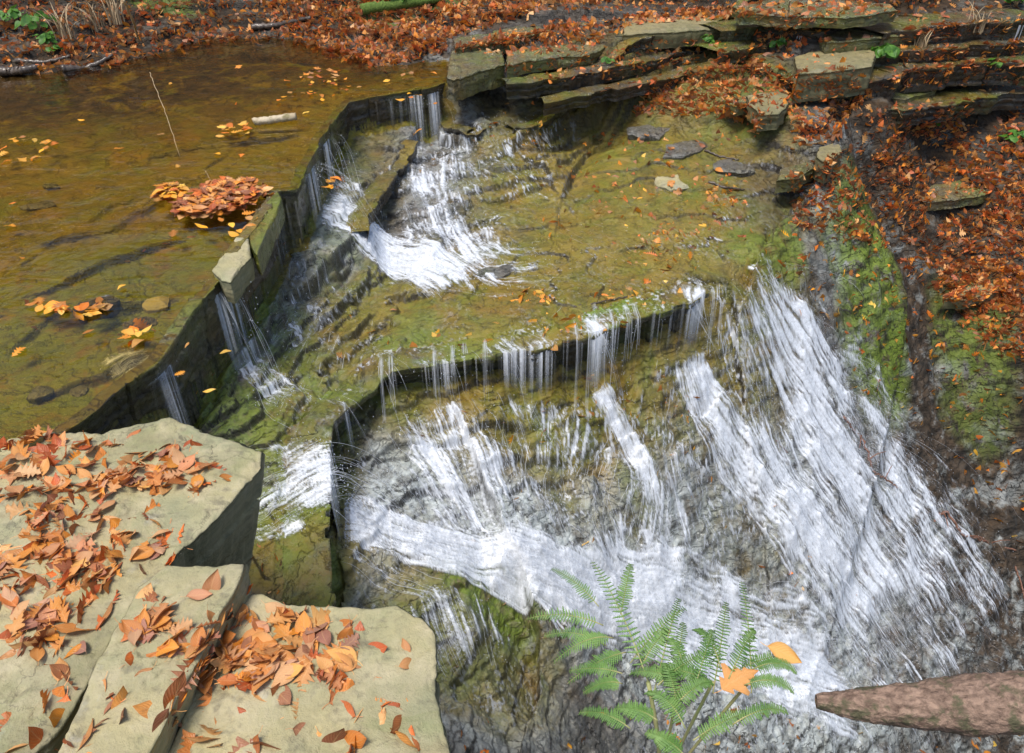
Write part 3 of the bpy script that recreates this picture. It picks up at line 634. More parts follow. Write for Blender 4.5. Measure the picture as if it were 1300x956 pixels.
for i, (o, z, t, lab, mt) in enumerate(FL):
    mx_, my_ = sum(p[0] for p in o)/len(o), sum(p[1] for p in o)/len(o); q_ = P(mx_, my_, z); g_ = float(gz(np.array(q_[0]), np.array(q_[1])))
    if g_ < z-t-.02 and 'overhanging' not in lab:      # bring a hovering slab down onto the rock it rests on
        print('settled', lab, round(z-t-g_, 2)); z = float(hit(mx_, my_)[2])+t*.6
    slab('rock_slab', o, z, t, lab, 'rock', mat=mt, res=.012, undercut=.01, rough=.012, seed=30+i, attr=mt is M_rock, layers=.035, jag=.7, moss_v=.2, alg_v=.5)
# loose stones lying in the shallow water
def stone(px, py, w, l, h, rot, label, mat=M_dry, seed=0, name='stone', sink=.3, **k):
    c = hit(px, py); pts = []
    for i in range(9):
        a = i/9*2*math.pi; r = 1+.28*(_L[seed, i]-.5)*2
        x = math.cos(a)*w/2*r; y = math.sin(a)*l/2*r
        pts.append((c[0]+x*math.cos(rot)-y*math.sin(rot), c[1]+x*math.sin(rot)+y*math.cos(rot)))
    return slab(name, pts, c[2]+h*(1-sink), h, label, 'stone', mat=mat, res=.007, undercut=.01, rough=.010, seed=seed, px=False, attr=mat is M_rock, edge=h*.35, jag=.6, moss_v=.0, alg_v=.1, **k)
stone(632,348,.24,.10,.07,.3,'brown split stone sitting in the foam on the middle shelf',M_rock,41)
stone(849,234,.27,.30,.05,.2,'palest flat stone in the shallow green pool',M_dry,42)
stone(826,168,.40,.26,.05,.1,'grey-green flat stone at the head of the shallow green pool',M_rock,43)
stone(872,190,.52,.26,.04,.5,'mossy flat stone between the grey-green and palest stones',M_rock,44)
stone(930,215,.34,.26,.05,.1,'rounded algae-covered stone at the right rim of the green pool',M_rock,45)
stone(50,264,.22,.09,.05,.5,'dark slate chip lying on the bed of the upper pool',M_rock,46)
stone(67,240,.10,.05,.05,.3,'tiny brown stone above the dark slate chip in the pool',M_rock,47)
stone(54,501,.10,.08,.05,.6,'dark stone on the pool bed above the leafy corner',M_rock,48)
stone(100,498,.08,.07,.03,.2,'faint sunken stone right of the dark pool stone',M_rock,49)
stone(200,392,.13,.11,.08,.2,'grey stone breaking the surface beside orange leaves',M_dry,50)
stone(1068,112,.12,.10,.09,.2,'small bluish triangular stone under the angular boulder',M_rock,51)
stone(180,415,.16,.06,.07,.4,'dark wet stone holding a few orange leaves in the pool',M_rock,52)
stone(130,392,.20,.05,.08,.35,'thin grey edge of rock holding leaves at the left of the pool',M_rock,53)
print('rocks', time.time()-T0)
bpy.context.view_layer.update()
DG = bpy.context.evaluated_depsgraph_get()
def cast(px, py):
    d = Vector(ray(px, py)).normalized()
    ok, loc, nor, idx, ob, _ = sc.ray_cast(DG, Vector((0, 0, CAMZ)), d)
    return (loc, nor, ob) if ok else (None, None, None)
def cast_path(pts):
    return [np.array(cast(a, b)[0]) for a, b in pts]

# ================================================================== FALLEN LEAVES
PAL = [(.60,.20,.035),(.70,.30,.07),(.52,.23,.075),(.74,.27,.03),(.40,.13,.04),(.66,.36,.14),(.34,.15,.08),(.62,.15,.03),(.46,.10,.03),(.24,.08,.035)]
def leaf_geo(kind, rnd, hi=True):
    """one leaf, 1 unit long, in its own frame: returns verts, quads, uv"""
    if kind == 'oak':
        ws = [.02,.10,.30,.10,.40,.12,.44,.14,.34,.10,.16,.01]
    elif kind == 'maple':
        ws = [.03,.28,.16,.50,.46,.22,.34,.14,.20,.10,.06,.005]
    else:
        ws = [.01,.13,.22,.27,.285,.27,.23,.17,.09,.008] if hi else [.01,.2,.28,.25,.15,.01]
    n = len(ws); K = 5 if hi else 3
    fold = rnd.uniform(-.15, .4); curl = rnd.uniform(-.7, .8); twist = rnd.uniform(-.5, .5); bend = rnd.uniform(-.25, .25)
    V = []; UV = []
    for i, w in enumerate(ws):
        t = i/(n-1)
        tt = t+(0.0 if kind == 'beech' else .0)
        ca = curl*(t-.4)
        x0 = math.sin(ca)/curl if abs(curl) > .05 else t-.4
        z0 = (1-math.cos(ca))/curl if abs(curl) > .05 else 0
        for k in range(K):
            s = (k/(K-1)-.5)*2; ww = w*abs(s)
            lobe = (.10*ww/.4 if kind != 'beech' else 0)
            yy = s*w*math.cos(fold*abs(s)); zz = abs(s)*w*math.sin(fold)
            wob = .035*math.sin(7*t+3*s+bend*9)*abs(s)
            yt = yy*math.cos(twist*t)-zz*math.sin(twist*t); zt = yy*math.sin(twist*t)+zz*math.cos(twist*t)
            V.append((x0+lobe, yt+bend*t*t, z0+zt+wob)); UV.append((.5+.5*s, t))
    Q = []
    for i in range(n-1):
        for k in range(K-1):
            a = i*K+k; Q.append((a, a+K, a+K+1, a+1))
    # stalk
    if hi:
        b = len(V); x0 = V[K//2][0]; z0 = V[K//2][2]
        for t in (0, .5, 1):
            for s in (-1, 1): V.append((x0-.22*t, .009*s+.06*t*t, z0+.03*t)); UV.append((.5, 0))
        Q += [(b, b+2, b+3, b+1), (b+2, b+4, b+5, b+3)]
    return np.array(V), np.array(Q), np.array(UV)
rnd = random.Random(5)
def frame(nor, yaw, tiltx, tilty):
    q = Vector((0, 0, 1)).rotation_difference(nor).to_matrix()
    return q@Matrix.Rotation(yaw, 3, 'Z')@Matrix.Rotation(tiltx, 3, 'X')@Matrix.Rotation(tilty, 3, 'Y')
# ---- hero leaves: objects
kinds = ['beech']*9+['oak']*5+['maple']*3
protos = []
for k in kinds:
    V, Q, UV = leaf_geo(k, rnd); protos.append((k, mesh_np('leaf_blade_source', V, Q, M_leaf, uv=UV)))
proto_mesh = []
for k, o in protos:
    m = o.data; m.name = 'fallen_leaf'; bpy.data.objects.remove(o); proto_mesh.append((k, m))
WORDS = {'beech': ('oval beech leaf', 'beech leaf'), 'oak': ('lobed oak leaf', 'oak leaf'), 'maple': ('pointed maple leaf', 'maple leaf')}
n_hero = [0]
def hero(px, py, size, label, group, kind=None, lift=.006, tilt=.35, yaw=None, dist=None, nor=None):
    if dist is None:
        loc, nr, ob = cast(px, py)
        if loc is None: return None
    else: loc, nr = PD(px, py, dist), Vector((0, -.3, 1)).normalized()
    if nor is not None: nr = nor
    nr = (nr+Vector((0, 0, 1.2))).normalized()
    c = [q for q in proto_mesh if kind is None or q[0] == kind]; kd, me = rnd.choice(c)
    o = bpy.data.objects.new('fallen_leaf', me); COL.objects.link(o)
    o.matrix_world = Matrix.Translation(loc+nr*lift)@frame(nr, rnd.uniform(0, 6.28) if yaw is None else yaw, rnd.gauss(0, tilt*.55), rnd.gauss(0, tilt*.55)).to_4x4()@Matrix.Scale(size*rnd.uniform(.8, 1.2), 4)
    n_hero[0] += 1
    tag(o, label.format(WORDS[kd][0]), 'leaf', group.format(WORDS[kd][1]+'s' if not WORDS[kd][1].endswith('leaf') else WORDS[kd][1][:-1]+'ves'))
    return o
def rnd_in(poly):
    xs = [p[0] for p in poly]; ys = [p[1] for p in poly]
    while True:
        x, y = rnd.uniform(min(xs), max(xs)), rnd.uniform(min(ys), max(ys))
        if inside(poly, np.array(x), np.array(y)): return x, y
def clump(cx, cy, rx, ry, rot=0):
    return [(cx+math.cos(a)*rx*math.cos(rot)-math.sin(a)*ry*math.sin(rot), cy+math.cos(a)*rx*math.sin(rot)+math.sin(a)*ry*math.cos(rot)) for a in [i*math.pi/6 for i in range(12)]]
WID = lambda p: p
HERO = [ # clump, count, where
 (clump(350,822,105,52,.1), 66, 'in the heap on the flat pale slab'),
 (clump(310,850,60,25), 14, 'in the heap on the flat pale slab'),
 (clump(268,830,20,50,.3), 14, 'in the gap between the block and the pale slab'),
 (clump(125,690,85,48), 46, 'in the middle of the big boulder slab'),
 (clump(212,597,58,28,-.1), 26, 'in the drift near the nose of the boulder'),
 (clump(150,618,30,14), 12, 'left of the nose drift on the boulder'),
 (clump(50,750,80,55), 36, 'at the lower left of the big boulder slab'),
 (clump(60,605,75,55), 36, 'along the leafy crack at the near pool corner'),
 (clump(208,800,42,30), 16, 'on the narrow tilted stone block'),
 (clump(80,830,40,26), 8, 'in the bottom left corner of the rocks')]
for poly, cnt, where in HERO:
    for _ in range(cnt):
        x, y = rnd_in(poly)
        hero(x, y, .072 if y > 700 else .068, 'dead {} '+where, 'fallen {} '+where, lift=rnd.uniform(.004, .015), kind=rnd.choices(['beech', 'oak', 'maple'], [8, 5, 1.5])[0])
for x, y, s, lab, kd, yw in [(268,746,.07,'upright orange leaf near the top of the narrow block','beech',1.5),(250,757,.055,'red-orange leaf beside the paler leaf on the narrow block','beech',.4),
    (517,824,.06,'single red-orange leaf on the bare end of the pale slab','beech',1.7),(515,845,.045,'small red leaf edge-on near the right end of the pale slab','beech',.5),
    (78,620,.06,'small orange leaf alone beside the leafy crack','beech',.2),(198,704,.06,'orange leaf at the lower brink of the boulder','beech',1.2),(92,802,.09,'large orange leaf alone at lower left of the boulder','beech',.1),
    (165,800,.075,'golden leaf at the left edge of the narrow block','beech',-.3),(285,608,.06,'leaf leaning by the right brink of the boulder','beech',.5)]:
    hero(x, y, s, lab, 'lone leaves on the near rocks', kd, .006, .12, yw)
SINGLES = [(362,312,.07,'star-shaped yellow leaf below the pool wall','maple'),(433,228,.10,'wet red-brown leaf clump piece at the top of the left foam','oak'),(537,556,.07,'orange leaf stuck upright on the shelf face','beech'),
    (500,395,.08,'orange pair leaf on the green shelf','beech'),(287,461,.06,'round yellow leaf on dark rock left of the small splash','beech'),(270,480,.07,'orange leaf below the round yellow leaf','beech'),
    (638,540,.06,'orange leaf under the shelf lip','beech'),(690,525,.07,'bright orange leaf on the wet shale below the shelf','beech'),(737,577,.06,'orange-brown leaf on shale left of the falls','beech'),
    (985,644,.09,'bright orange leaf beside the big falls','beech'),(1023,714,.08,'faded red leaf low beside the big falls','beech'),(1084,773,.07,'yellow leaf at the foot of the shale beside the falls','beech'),
    (871,578,.08,'orange leaf on shale near the foam of the big falls','beech'),(640,770,.07,'long orange leaf on the lower mossy rock','beech'),(647,812,.07,'pale orange leaf standing near the reddish step','beech'),
    (580,850,.06,'orange leaf on the rock beside the pale slab','beech'),(690,812,.05,'orange leaf right of the reddish step','beech'),(377,292,.0,'','beech')]
for x, y, s, lab, kd in SINGLES:
    if s: hero(x, y, s*.72, lab, 'scattered single leaves on wet rock', kd, .010, .2)
# two leaves caught by the fern
h1 = hero(992,826,.055,'orange leaf caught on the fern tips above the white water','leaves caught in the fern','beech',0,.6,-.35,dist=1.62)
h2 = hero(932,862,.062,'orange pointed maple leaf caught low in the fern','leaves caught in the fern','maple',0,.7,.6,dist=1.55)
print('heroes', n_hero[0], time.time()-T0)
# ---- litter: one mass
LIT = [([(575,56),(700,28),(790,24),(800,34),(700,44),(640,60),(580,64)], 240, .085), ([(800,20),(1010,0),(1140,6),(1100,20),(930,26),(800,30)], 240, .085), ([(700,105),(860,70),(1000,50),(1010,76),(880,96),(760,120)], 160, .08), (clump(800,260,130,80), 60, .075), (clump(600,430,130,22), 18, .075), (clump(1060,330,90,90), 90, .08), (clump(1180,460,110,90), 90, .085),
 ([(0,98),(150,86),(250,62),(380,50),(330,0),(0,0)], 1700, .08), ([(330,0),(370,58),(420,76),(480,86),(560,72),(570,50),(640,30),(700,10),(900,-5),(900,-30),(330,-30)], 5600, .09),
 ([(580,62),(640,44),(750,30),(788,40),(740,66),(640,72)], 550, .08), ([(790,22),(930,8),(930,22),(800,32)], 260, .085), ([(640,84),(700,76),(780,60),(860,50),(930,44),(1000,30),(990,46),(860,84),(740,100),(660,104)], 260, .075),
 ([(820,118),(860,100),(950,72),(1010,96),(1080,104),(1110,120),(1085,140),(1060,180),(1000,195),(960,180),(940,160),(900,150),(800,148)], 2300, .085),
 ([(1010,24),(1300,14),(1300,112),(1010,104)], 620, .085), ([(560,0),(1000,-20),(1300,-30),(1300,10),(900,20),(700,14)], 900, .085), ([(950,40),(1010,20),(1020,60),(960,64)], 90, .08), ([(1110,70),(1200,30),(1300,40),(1300,110),(1200,110),(1120,120)], 520, .08), ([(930,-10),(1300,-10),(1300,30),(1200,30),(1000,5)], 200, .08),
 ([(1000,220),(1080,190),(1120,250),(1130,320),(1060,300),(1010,290)], 700, .085), ([(1080,230),(1150,160),(1300,130),(1300,400),(1220,390),(1160,360),(1120,300)], 4200, .09),
 ([(1090,140),(1180,130),(1300,100),(1300,150),(1150,190),(1080,200)], 320, .08),
 ([(1160,340),(1300,330),(1300,470),(1240,430)], 900, .09), ([(980,300),(1150,330),(1220,480),(1160,520),(1060,420)], 60, .075), ([(1180,520),(1300,480),(1300,700),(1230,620)], 60, .08),
 (clump(272,262,52,14,-.12), 420, .075), (clump(300,245,42,12,0), 260, .075), (clump(215,250,22,10), 90, .07), ([(180,300),(240,282),(330,268),(330,290),(240,320),(190,312)], 14, .075),
 (clump(58,390,34,8,.1), 16, .075), (clump(120,392,26,7,-.3), 14, .07), (clump(175,425,24,12,-.3), 12, .075), (clump(30,190,60,16,-.1), 26, .07), (clump(300,165,24,8), 16, .075), (clump(400,110,60,24,-.2), 40, .06),
 ([(380,70),(560,75),(560,108),(440,118),(380,100)], 30, .06), ([(0,110),(380,70),(440,120),(300,240),(0,540)], 26, .06), (clump(430,235,14,9), 16, .07),
 (clump(520,130,40,12), 8, .07), (clump(650,160,60,30), 14, .06), (clump(690,170,30,20), 10, .055), ([(740,170),(940,170),(960,320),(800,330),(720,230)], 190, .07), (clump(860,295,34,14), 44, .07), (clump(920,250,22,16), 40, .075),
 (clump(668,376,46,12), 29, .08), (clump(720,415,80,14), 29, .08), (clump(810,372,60,18), 29, .075), (clump(840,330,60,18), 29, .07), (clump(460,440,60,40), 4, .06), (clump(800,500,90,50), 22, .07), (clump(860,520,20,20), 12, .055),
 (clump(560,190,60,40), 9, .06), ([(220,420),(330,400),(300,520),(230,520)], 5, .05), (clump(700,600,220,110), 22, .065), (clump(1000,700,110,60,.7), 14, .075), (clump(340,720,60,40), 10, .06),
 (clump(60,605,80,58), 120, .08), (clump(130,690,105,62), 80, .08), (clump(350,832,125,52), 110, .08), (clump(50,765,85,75), 100, .08), (clump(215,597,70,34), 50, .08), (clump(160,570,40,14,-.2), 8, .07),
 ([(560,905),(1300,890),(1300,960),(540,960)], 60, .08), ([(0,860),(540,860),(540,956),(0,956)], 80, .085),(clump(200,790,40,50,.3), 26, .08), ([(1040,866),(1300,866),(1300,900),(1100,900)], 14, .07)]
lo = []
for _ in range(60):
    lo.append(leaf_geo(rnd.choices(['beech', 'oak', 'maple'], [10, 3, 2])[0], rnd, False))
lh = [leaf_geo(rnd.choices(['beech', 'oak', 'maple'], [8, 5, 2])[0], rnd) for _ in range(40)]
LV, LQ, LU, LC = [], [], [], []; base = 0; nlit = 0
POOLP = None
for poly, cnt, size in LIT:
    for _ in range(cnt):
        x, y = rnd_in(poly); loc, nor, ob = cast(x, y)
        if loc is None: continue
        if loc.x > 1.9 and cnt > 250 and float(fbm(np.array(loc.x), np.array(loc.y+loc.z), 2.6, 4, s=61)) < rnd.gauss(-.22, .10): continue
        loc = loc.copy()
        if loc.z < -.0 and inside(POOL, np.array(loc.x), np.array(loc.y)) and rnd.random() < .75:   # many float
            d = Vector(ray(x, y)); t = (.004-CAMZ)/d.z; loc = d*t+Vector((0, 0, CAMZ)); nor = Vector((0, 0, 1)); tl = .12
        else: tl = .38 if not (y > 540 and x < 560) else .2
        nr = (nor+Vector((0, 0, .8))).normalized()
        V, Q, U = rnd.choice(lh if (y > 540 and x < 560) else lo)
        heap = .05 if cnt > 85 and y < 330 and x < 330 and y > 200 else (.03 if cnt > 400 else .012)
        M = frame(nr, rnd.uniform(0, 6.28), rnd.gauss(0, tl), rnd.gauss(0, tl)); s = size*rnd.uniform(.7, 1.2)
        W = (V*s)@np.array(M).T+np.array(loc+nr*rnd.uniform(.003, heap))
        c = np.array(rnd.choice(PAL[:8] if cnt < 30 else PAL)); c = np.clip(c*rnd.uniform(.7, 1.3)*np.array((1.08, 1.05, 1)), 0, 1)
        if cnt < 120 and y > 100: c = np.clip(c*np.array((1.2, 1.35, .6)), 0, 1) if not (y > 540 and x < 560) else c
        LV.append(W); LQ.append(Q+base); LU.append(U); LC.append(np.tile(np.r_[c, 1], (len(V), 1))); base += len(V); nlit += 1
quads = np.concatenate(LQ)
lit = mesh_np('fallen_leaves', np.concatenate(LV), quads, M_lit, attrs={'col': ('FLOAT_COLOR', np.concatenate(LC))}, uv=np.concatenate(LU))
tag(lit, 'drifts of orange and rust fallen leaves over banks, ledges and pool', 'fallen leaves', kind='stuff')
print('litter', nlit, time.time()-T0)

# ================================================================== WATER
def inset_poly_mesh(name, poly, z, mat, step=.12):
    xs = np.arange(min(p[0] for p in poly)-.2, max(p[0] for p in poly)+.2, step); ys = np.arange(min(p[1] for p in poly)-.2, max(p[1] for p in poly)+.2, step)
    me = bpy.data.meshes.new(name); me.from_pydata([(p[0], p[1], z) for p in poly], [], [tuple(range(len(poly)))]); me.materials.append(mat)
    o = bpy.data.objects.new(name, me); COL.objects.link(o); return o
WP = [tuple(p[:2]) for p in L1]+[tuple(P(a, b, 0)[:2]) for a, b in [(575,60),(480,60),(380,40),(250,36),(150,60),(0,70),(-250,80)]]+[(-9., 3.), (-4.5, 1.4), tuple(P(-200,660,0)[:2])]
pw = inset_poly_mesh('pool_water', WP, .0, M_pool); tag(pw, kind='structure')

dens = np.zeros(GX.size); FDX = np.zeros(GX.size); FDY = np.zeros(GX.size)
SV, SQ = [], []; sbase = [0]
def smooth_path(pts, n=160):
    pts = np.array(pts, float); seg = np.linalg.norm(pts[1:, :2]-pts[:-1, :2], axis=1); L = np.r_[0, np.cumsum(seg)]
    s = np.linspace(0, L[-1], n); p = np.stack([np.interp(s, L, pts[:, k]) for k in range(pts.shape[1])], -1)
    k = n//12
    q = np.stack([np.convolve(np.pad(p[:, i], k, mode='reflect', reflect_type='odd'), np.ones(2*k+1)/(2*k+1), 'valid') for i in range(p.shape[1])], -1)
    return q, L[-1]
def flow(path, count0, speed=1.0, seg=(.25, .8), w=(.0008, .0022), power=1.0, bundles=0, lift=.006, ds=.018, wob=.012, edge=0, ribbons=.07, gap=0.0, dn=1.0, start0=False):
    """path: (px, py, half width px) from the top of the run to its end"""
    count = max(12, int(count0*.42)); dn = dn*2.2; pw_ = []
    for a, b, hw in path:
        c = Vector(hit(a, b, GLOW)); t = (c-Vector((0, 0, CAMZ))).length; pw_.append((c.x, c.y, hw*t/F))
    q, L = smooth_path(pw_); n = len(q); tn = np.gradient(q[:, :2], axis=0); tn /= np.linalg.norm(tn, axis=1)[:, None]+1e-9
    pr = np.stack([tn[:, 1], -tn[:, 0]], -1)
    if bundles:
        bc = RS.uniform(-1, 1, bundles); bw = RS.uniform(.01, .07, bundles); bi = RS.randint(0, bundles, count)
        u = np.clip(bc[bi]+bw[bi]*RS.randn(count), -1, 1)
    else: u = RS.uniform(-1, 1, count)
    u = np.sign(u)*np.abs(u)**1.5*(.8+.6*RS.rand(count)**2)
    if edge: u = np.sign(u)*np.abs(u)**edge
    ln = RS.uniform(seg[0], seg[1], count)
    s0 = RS.rand(count)*np.maximum(L-ln*.3, .01) if not start0 else RS.rand(count)*.03
    M_ = int(max(seg)/ds)+2
    V = np.zeros((count, M_, 3)); ok = np.zeros((count, M_), bool); lat = np.zeros((count, M_, 2))
    vz = np.zeros(count); z = None; ph = RS.rand(count)*50
    lf = lift*(.3+RS.rand(count)*1.6)
    sp_ = speed*(.75+.5*RS.rand(count))
    for m in range(M_):
        s = s0+m*ds; f = np.clip(s/L, 0, 1)*(n-1); i = np.minimum(f.astype(int), n-2); fr = (f-i)[:, None]
        c = q[i]*(1-fr)+q[i+1]*fr; p_ = pr[i]*(1-fr)+pr[i+1]*fr
        uu = u+wob/np.maximum(c[:, 2], .02)*(fbm(s*1.5+ph, u*6, 3, 2))*1.5
        x = c[:, 0]+p_[:, 0]*uu*c[:, 2]; y = c[:, 1]+p_[:, 1]*uu*c[:, 2]
        g = gz(x, y, GF)+lf
        dt = ds/sp_
        if z is None: z = g.copy(); vz = 0*g
        else:
            vz = vz-9.8*dt; zb = z+vz*dt
            on = zb <= g; nz_ = np.where(on, g, zb)
            vz = np.where(on, np.clip((nz_-z)/dt, -2.5, .3), vz); z = nz_
        V[:, m] = np.c_[x, y, z]; lat[:, m] = p_; ok[:, m] = (m*ds <= ln) & (s < L)
    # density raster
    X, Y = V[..., 0], V[..., 1]
    a = np.arctan2(X, Y-OY); r = np.log(np.hypot(X, Y-OY))
    ui = np.round((a-ang[0])/(ang[1]-ang[0])).astype(int); vi = np.round((r-lr[0])/(lr[1]-lr[0])).astype(int)
    mm = np.arange(M_)[None, :]*ds/ln[:, None]; fade = np.clip(np.minimum(mm, 1-mm)*5, 0, 1)*np.clip((L-(s0[:, None]+np.arange(M_)[None, :]*ds))/(.3*L), .0, 1)**.7
    cellarea = (ang[1]-ang[0])*(lr[1]-lr[0])*np.exp(r)**2
    bright = (np.exp(RS.randn(count)*1.1)*.55)[:, None]
    val = dn*power*fade*bright*ds*.0045/np.maximum(cellarea, 1e-7)
    good = ok & (ui > 1) & (ui < NA-2) & (vi > 1) & (vi < NR-2)
    np.add.at(dens, (ui*NR+vi)[good], val[good])
    TX = np.gradient(X, axis=1); TY = np.gradient(Y, axis=1); TL = np.hypot(TX, TY)+1e-9
    np.add.at(FDX, (ui*NR+vi)[good], (val*TX/TL)[good]); np.add.at(FDY, (ui*NR+vi)[good], (val*TY/TL)[good])
    # ribbons
    kk = int(count*ribbons)
    wd = RS.uniform(w[0], w[1], kk)
    pts = V[:kk]; okk = ok[:kk]
    taper = np.clip(np.minimum(mm[:kk], 1-mm[:kk])*4, .12, 1)
    off = lat[:kk]*(wd[:, None]*taper)[..., None]*.5
    A = pts.copy(); B = pts.copy(); A[..., :2] += off; B[..., :2] -= off; A[..., 2] += .0015; B[..., 2] += .0015
    W = np.stack([A, B], 2)              # kk, M, 2, 3
    idx = np.arange(kk*M_*2).reshape(kk, M_, 2)
    qd = np.stack([idx[:, :-1, 0], idx[:, 1:, 0], idx[:, 1:, 1], idx[:, :-1, 1]], -1)
    keep = okk[:, 1:]
    if gap: keep = keep & (RS.rand(*keep.shape) > gap)
    SV.append(W.reshape(-1, 3)); SQ.append(qd[keep]+sbase[0]); sbase[0] += kk*M_*2
    return V, ok
runs = []
R_ = lambda *a, **k: runs.append(flow(*a, **k))
# left foam below the pool wall notch
R_([(372,215,34),(420,262,36),(470,300,34),(520,335,34),(580,360,40)], 3600, 1.3, bundles=70, dn=2.3)
R_([(400,180,14),(425,225,18),(450,260,20)], 500, 1.2, bundles=16)
R_([(440,280,40),(520,330,70),(610,345,70),(700,340,70)], 1600, .9, (.1, .4), dn=.9)
# upper right strand
R_([(548,118,24),(556,160,26),(560,200,40),(560,250,55),(575,300,60),(600,340,40)], 2600, .9, (.08, .35), bundles=90, dn=1.1)
R_([(520,215,36),(540,260,44),(570,320,56),(600,372,50)], 2200, .9, (.1, .35), bundles=70, dn=1.7)
R_([(590,160,60),(620,200,80),(660,235,80),(690,250,60)], 2400, .5, (.02, .09), dn=.7)  # short trickles that also stand in for glints on the wet rock
R_([(580,200,60),(640,260,90),(720,300,90),(800,340,90)], 1800, .5, (.03, .14), dn=.3)
R_([(470,124,28),(474,150,28)], 130, .35, (.05, .2), start0=True, ribbons=1, dn=.08, w=(.0006, .0016))
R_([(525,120,24),(530,150,24)], 260, .35, (.05, .2), start0=True, ribbons=1, dn=.08, w=(.0006, .0016))
R_([(620,150,26),(660,190,60),(690,225,60)], 900, .7, (.06, .2), dn=.45, bundles=60)
# thin sheets over the pool lip
for x, y, h in [(378,238,34),(386,218,34),(394,200,34),(402,188,34),(412,172,30),(424,156,26),(436,140,24)]:
    R_([(x,y,9.0),(x+14,y+h,11.0)], 130, .5, (.15, .5), start0=True, ribbons=.5, dn=.5, w=(.0008, .0018))
for x, y in [(252,386),(262,376),(272,368)]: R_([(x,y,7.0),(x+22,y+44,12.0)], 160, .6, (.15, .5), start0=True, ribbons=.5, dn=.6, w=(.0008, .0018))
# small left falls
R_([(268,388,16),(290,420,18),(318,460,20),(345,492,24),(372,505,26)], 1300, .9, (.1, .4), bundles=30)
R_([(352,495,34),(372,520,40),(390,550,34)], 400, .7, (.06, .25), dn=.7)
R_([(300,440,30),(340,430,40),(380,400,46)], 500, .7, (.05, .2), dn=.5, bundles=30)
R_([(400,330,40),(400,400,50),(380,450,46)], 700, .7, (.04, .16), dn=.4, bundles=60)
R_([(165,500,36),(200,530,34),(235,548,30)], 800, .8, (.2, .6), bundles=26, dn=.8, start0=True, ribbons=1)
# stream passing the boulder and over the shelf edge
R_([(262,660,60),(320,650,54),(380,642,46),(432,640,38)], 2200, 1.2, (.2, .6), dn=.8)
R_([(350,640,40),(420,640,32),(480,672,24),(540,702,22),(600,712,26),(660,706,26),(730,752,30),(800,770,34),(880,788,40),(980,830,44),(1080,868,50)], 6500, 1.4, (.3, 1.1), bundles=80, dn=2.6)
R_([(430,628,20),(500,680,20),(570,704,22),(640,700,20),(700,735,24),(780,762,24)], 1800, 1.4, (.2, .6), bundles=30, dn=1.2)
R_([(780,765,26),(860,780,34),(950,815,44),(1060,860,54)], 2600, 1.5, (.3, .9), bundles=50, dn=1.3)
R_([(420,690,44),(500,740,30),(560,760,24)], 500, .9, (.1, .4), bundles=40, dn=.4)
R_([(640,690,14),(690,740,22),(730,800,34)], 500, 1.0, (.1, .4), bundles=30, dn=.5)
# off the middle shelf lip
R_([(486,474,30),(510,520,36),(545,580,40),(580,640,40),(610,690,36)], 1000, .7, (.1, .5), bundles=44, dn=.75, ribbons=.04)
R_([(430,545,20),(480,580,30),(540,620,40),(590,680,30)], 700, .7, (.1, .5), bundles=40, dn=.6, ribbons=.04)
R_([(560,462,34),(575,520,50),(590,600,60),(610,680,50)], 900, .6, (.1, .45), bundles=60, dn=.6, ribbons=.04)
R_([(650,450,50),(660,520,60),(650,600,60),(660,690,40)], 500, .6, (.1, .4), bundles=60, dn=.4, ribbons=.04)
for x, y, h in [(442,0,0),(552,460,60),(575,458,50),(616,452,60),(727,430,100),(742,426,100),(752,424,90),(770,420,90),(790,412,80),(800,410,80),(640,450,30),(590,458,30),(498,468,60),(486,470,70),(860,388,50),(880,382,70),(895,376,80),(910,362,80)]:
    if x == 442: continue
    R_([(x,y-3,3.0),(x+3,y+h,4.0)], 46, .35, (.06, .4), start0=True, ribbons=1, dn=.03, w=(.0006, .0018), wob=.006)
R_([(738,440,16),(760,500,16),(785,545,16),(810,590,20),(820,640,24)], 1300, .9, (.1, .5), bundles=26, dn=1.1)
R_([(740,430,36),(760,480,30)], 120, .4, (.1, .3), start0=True, ribbons=.8, dn=.06, w=(.0006, .0016))
R_([(830,570,60),(800,640,90),(760,700,80),(740,740,60)], 900, .8, (.08, .35), bundles=90, dn=.35)
R_([(700,610,50),(740,660,60),(790,720,50)], 600, .8, (.1, .4), bundles=60, dn=.4)
# big falls at right
R_([(925,350,36),(950,400,60),(985,480,95),(1020,570,120),(1090,670,135),(1160,770,130),(1220,860,140)], 6500, 1.2, (.12, .6), bundles=110, dn=1.1)
R_([(880,400,26),(872,470,24),(915,540,34),(975,620,40),(1040,700,50),(1105,780,60),(1150,850,60)], 3600, 1.2, (.12, .6), bundles=40, dn=1.2)
R_([(945,345,22),(975,400,28),(1025,480,32),(1070,560,40),(1130,650,48),(1200,750,60)], 3600, 1.2, (.12, .6), bundles=40, dn=1.3)
R_([(985,360,12),(1020,420,18),(1065,510,26),(1130,600,36),(1210,680,46),(1275,760,50)], 1500, 1.2, (.1, .4), bundles=60, dn=.6)
R_([(380,320,50),(400,390,70),(370,450,70),(340,520,50)], 2600, .5, (.02, .10), dn=.55)  # short strands painting a sheen over the rough wet rock
R_([(560,500,110),(600,580,130),(640,680,110)], 4200, .6, (.05, .22), dn=.8)
R_([(780,560,110),(760,650,120),(780,740,100)], 3400, .6, (.04, .18), dn=.6)
R_([(1050,450,40),(1130,580,60),(1220,690,80),(1290,800,80)], 2400, 1.1, (.08, .4), dn=.7)
R_([(560,740,70),(580,800,70),(600,860,60)], 1200, .8, (.05, .25), dn=.4)
R_([(860,450,110),(840,560,130),(860,660,150),(900,760,130)], 2600, .6, (.03, .16), dn=.6)
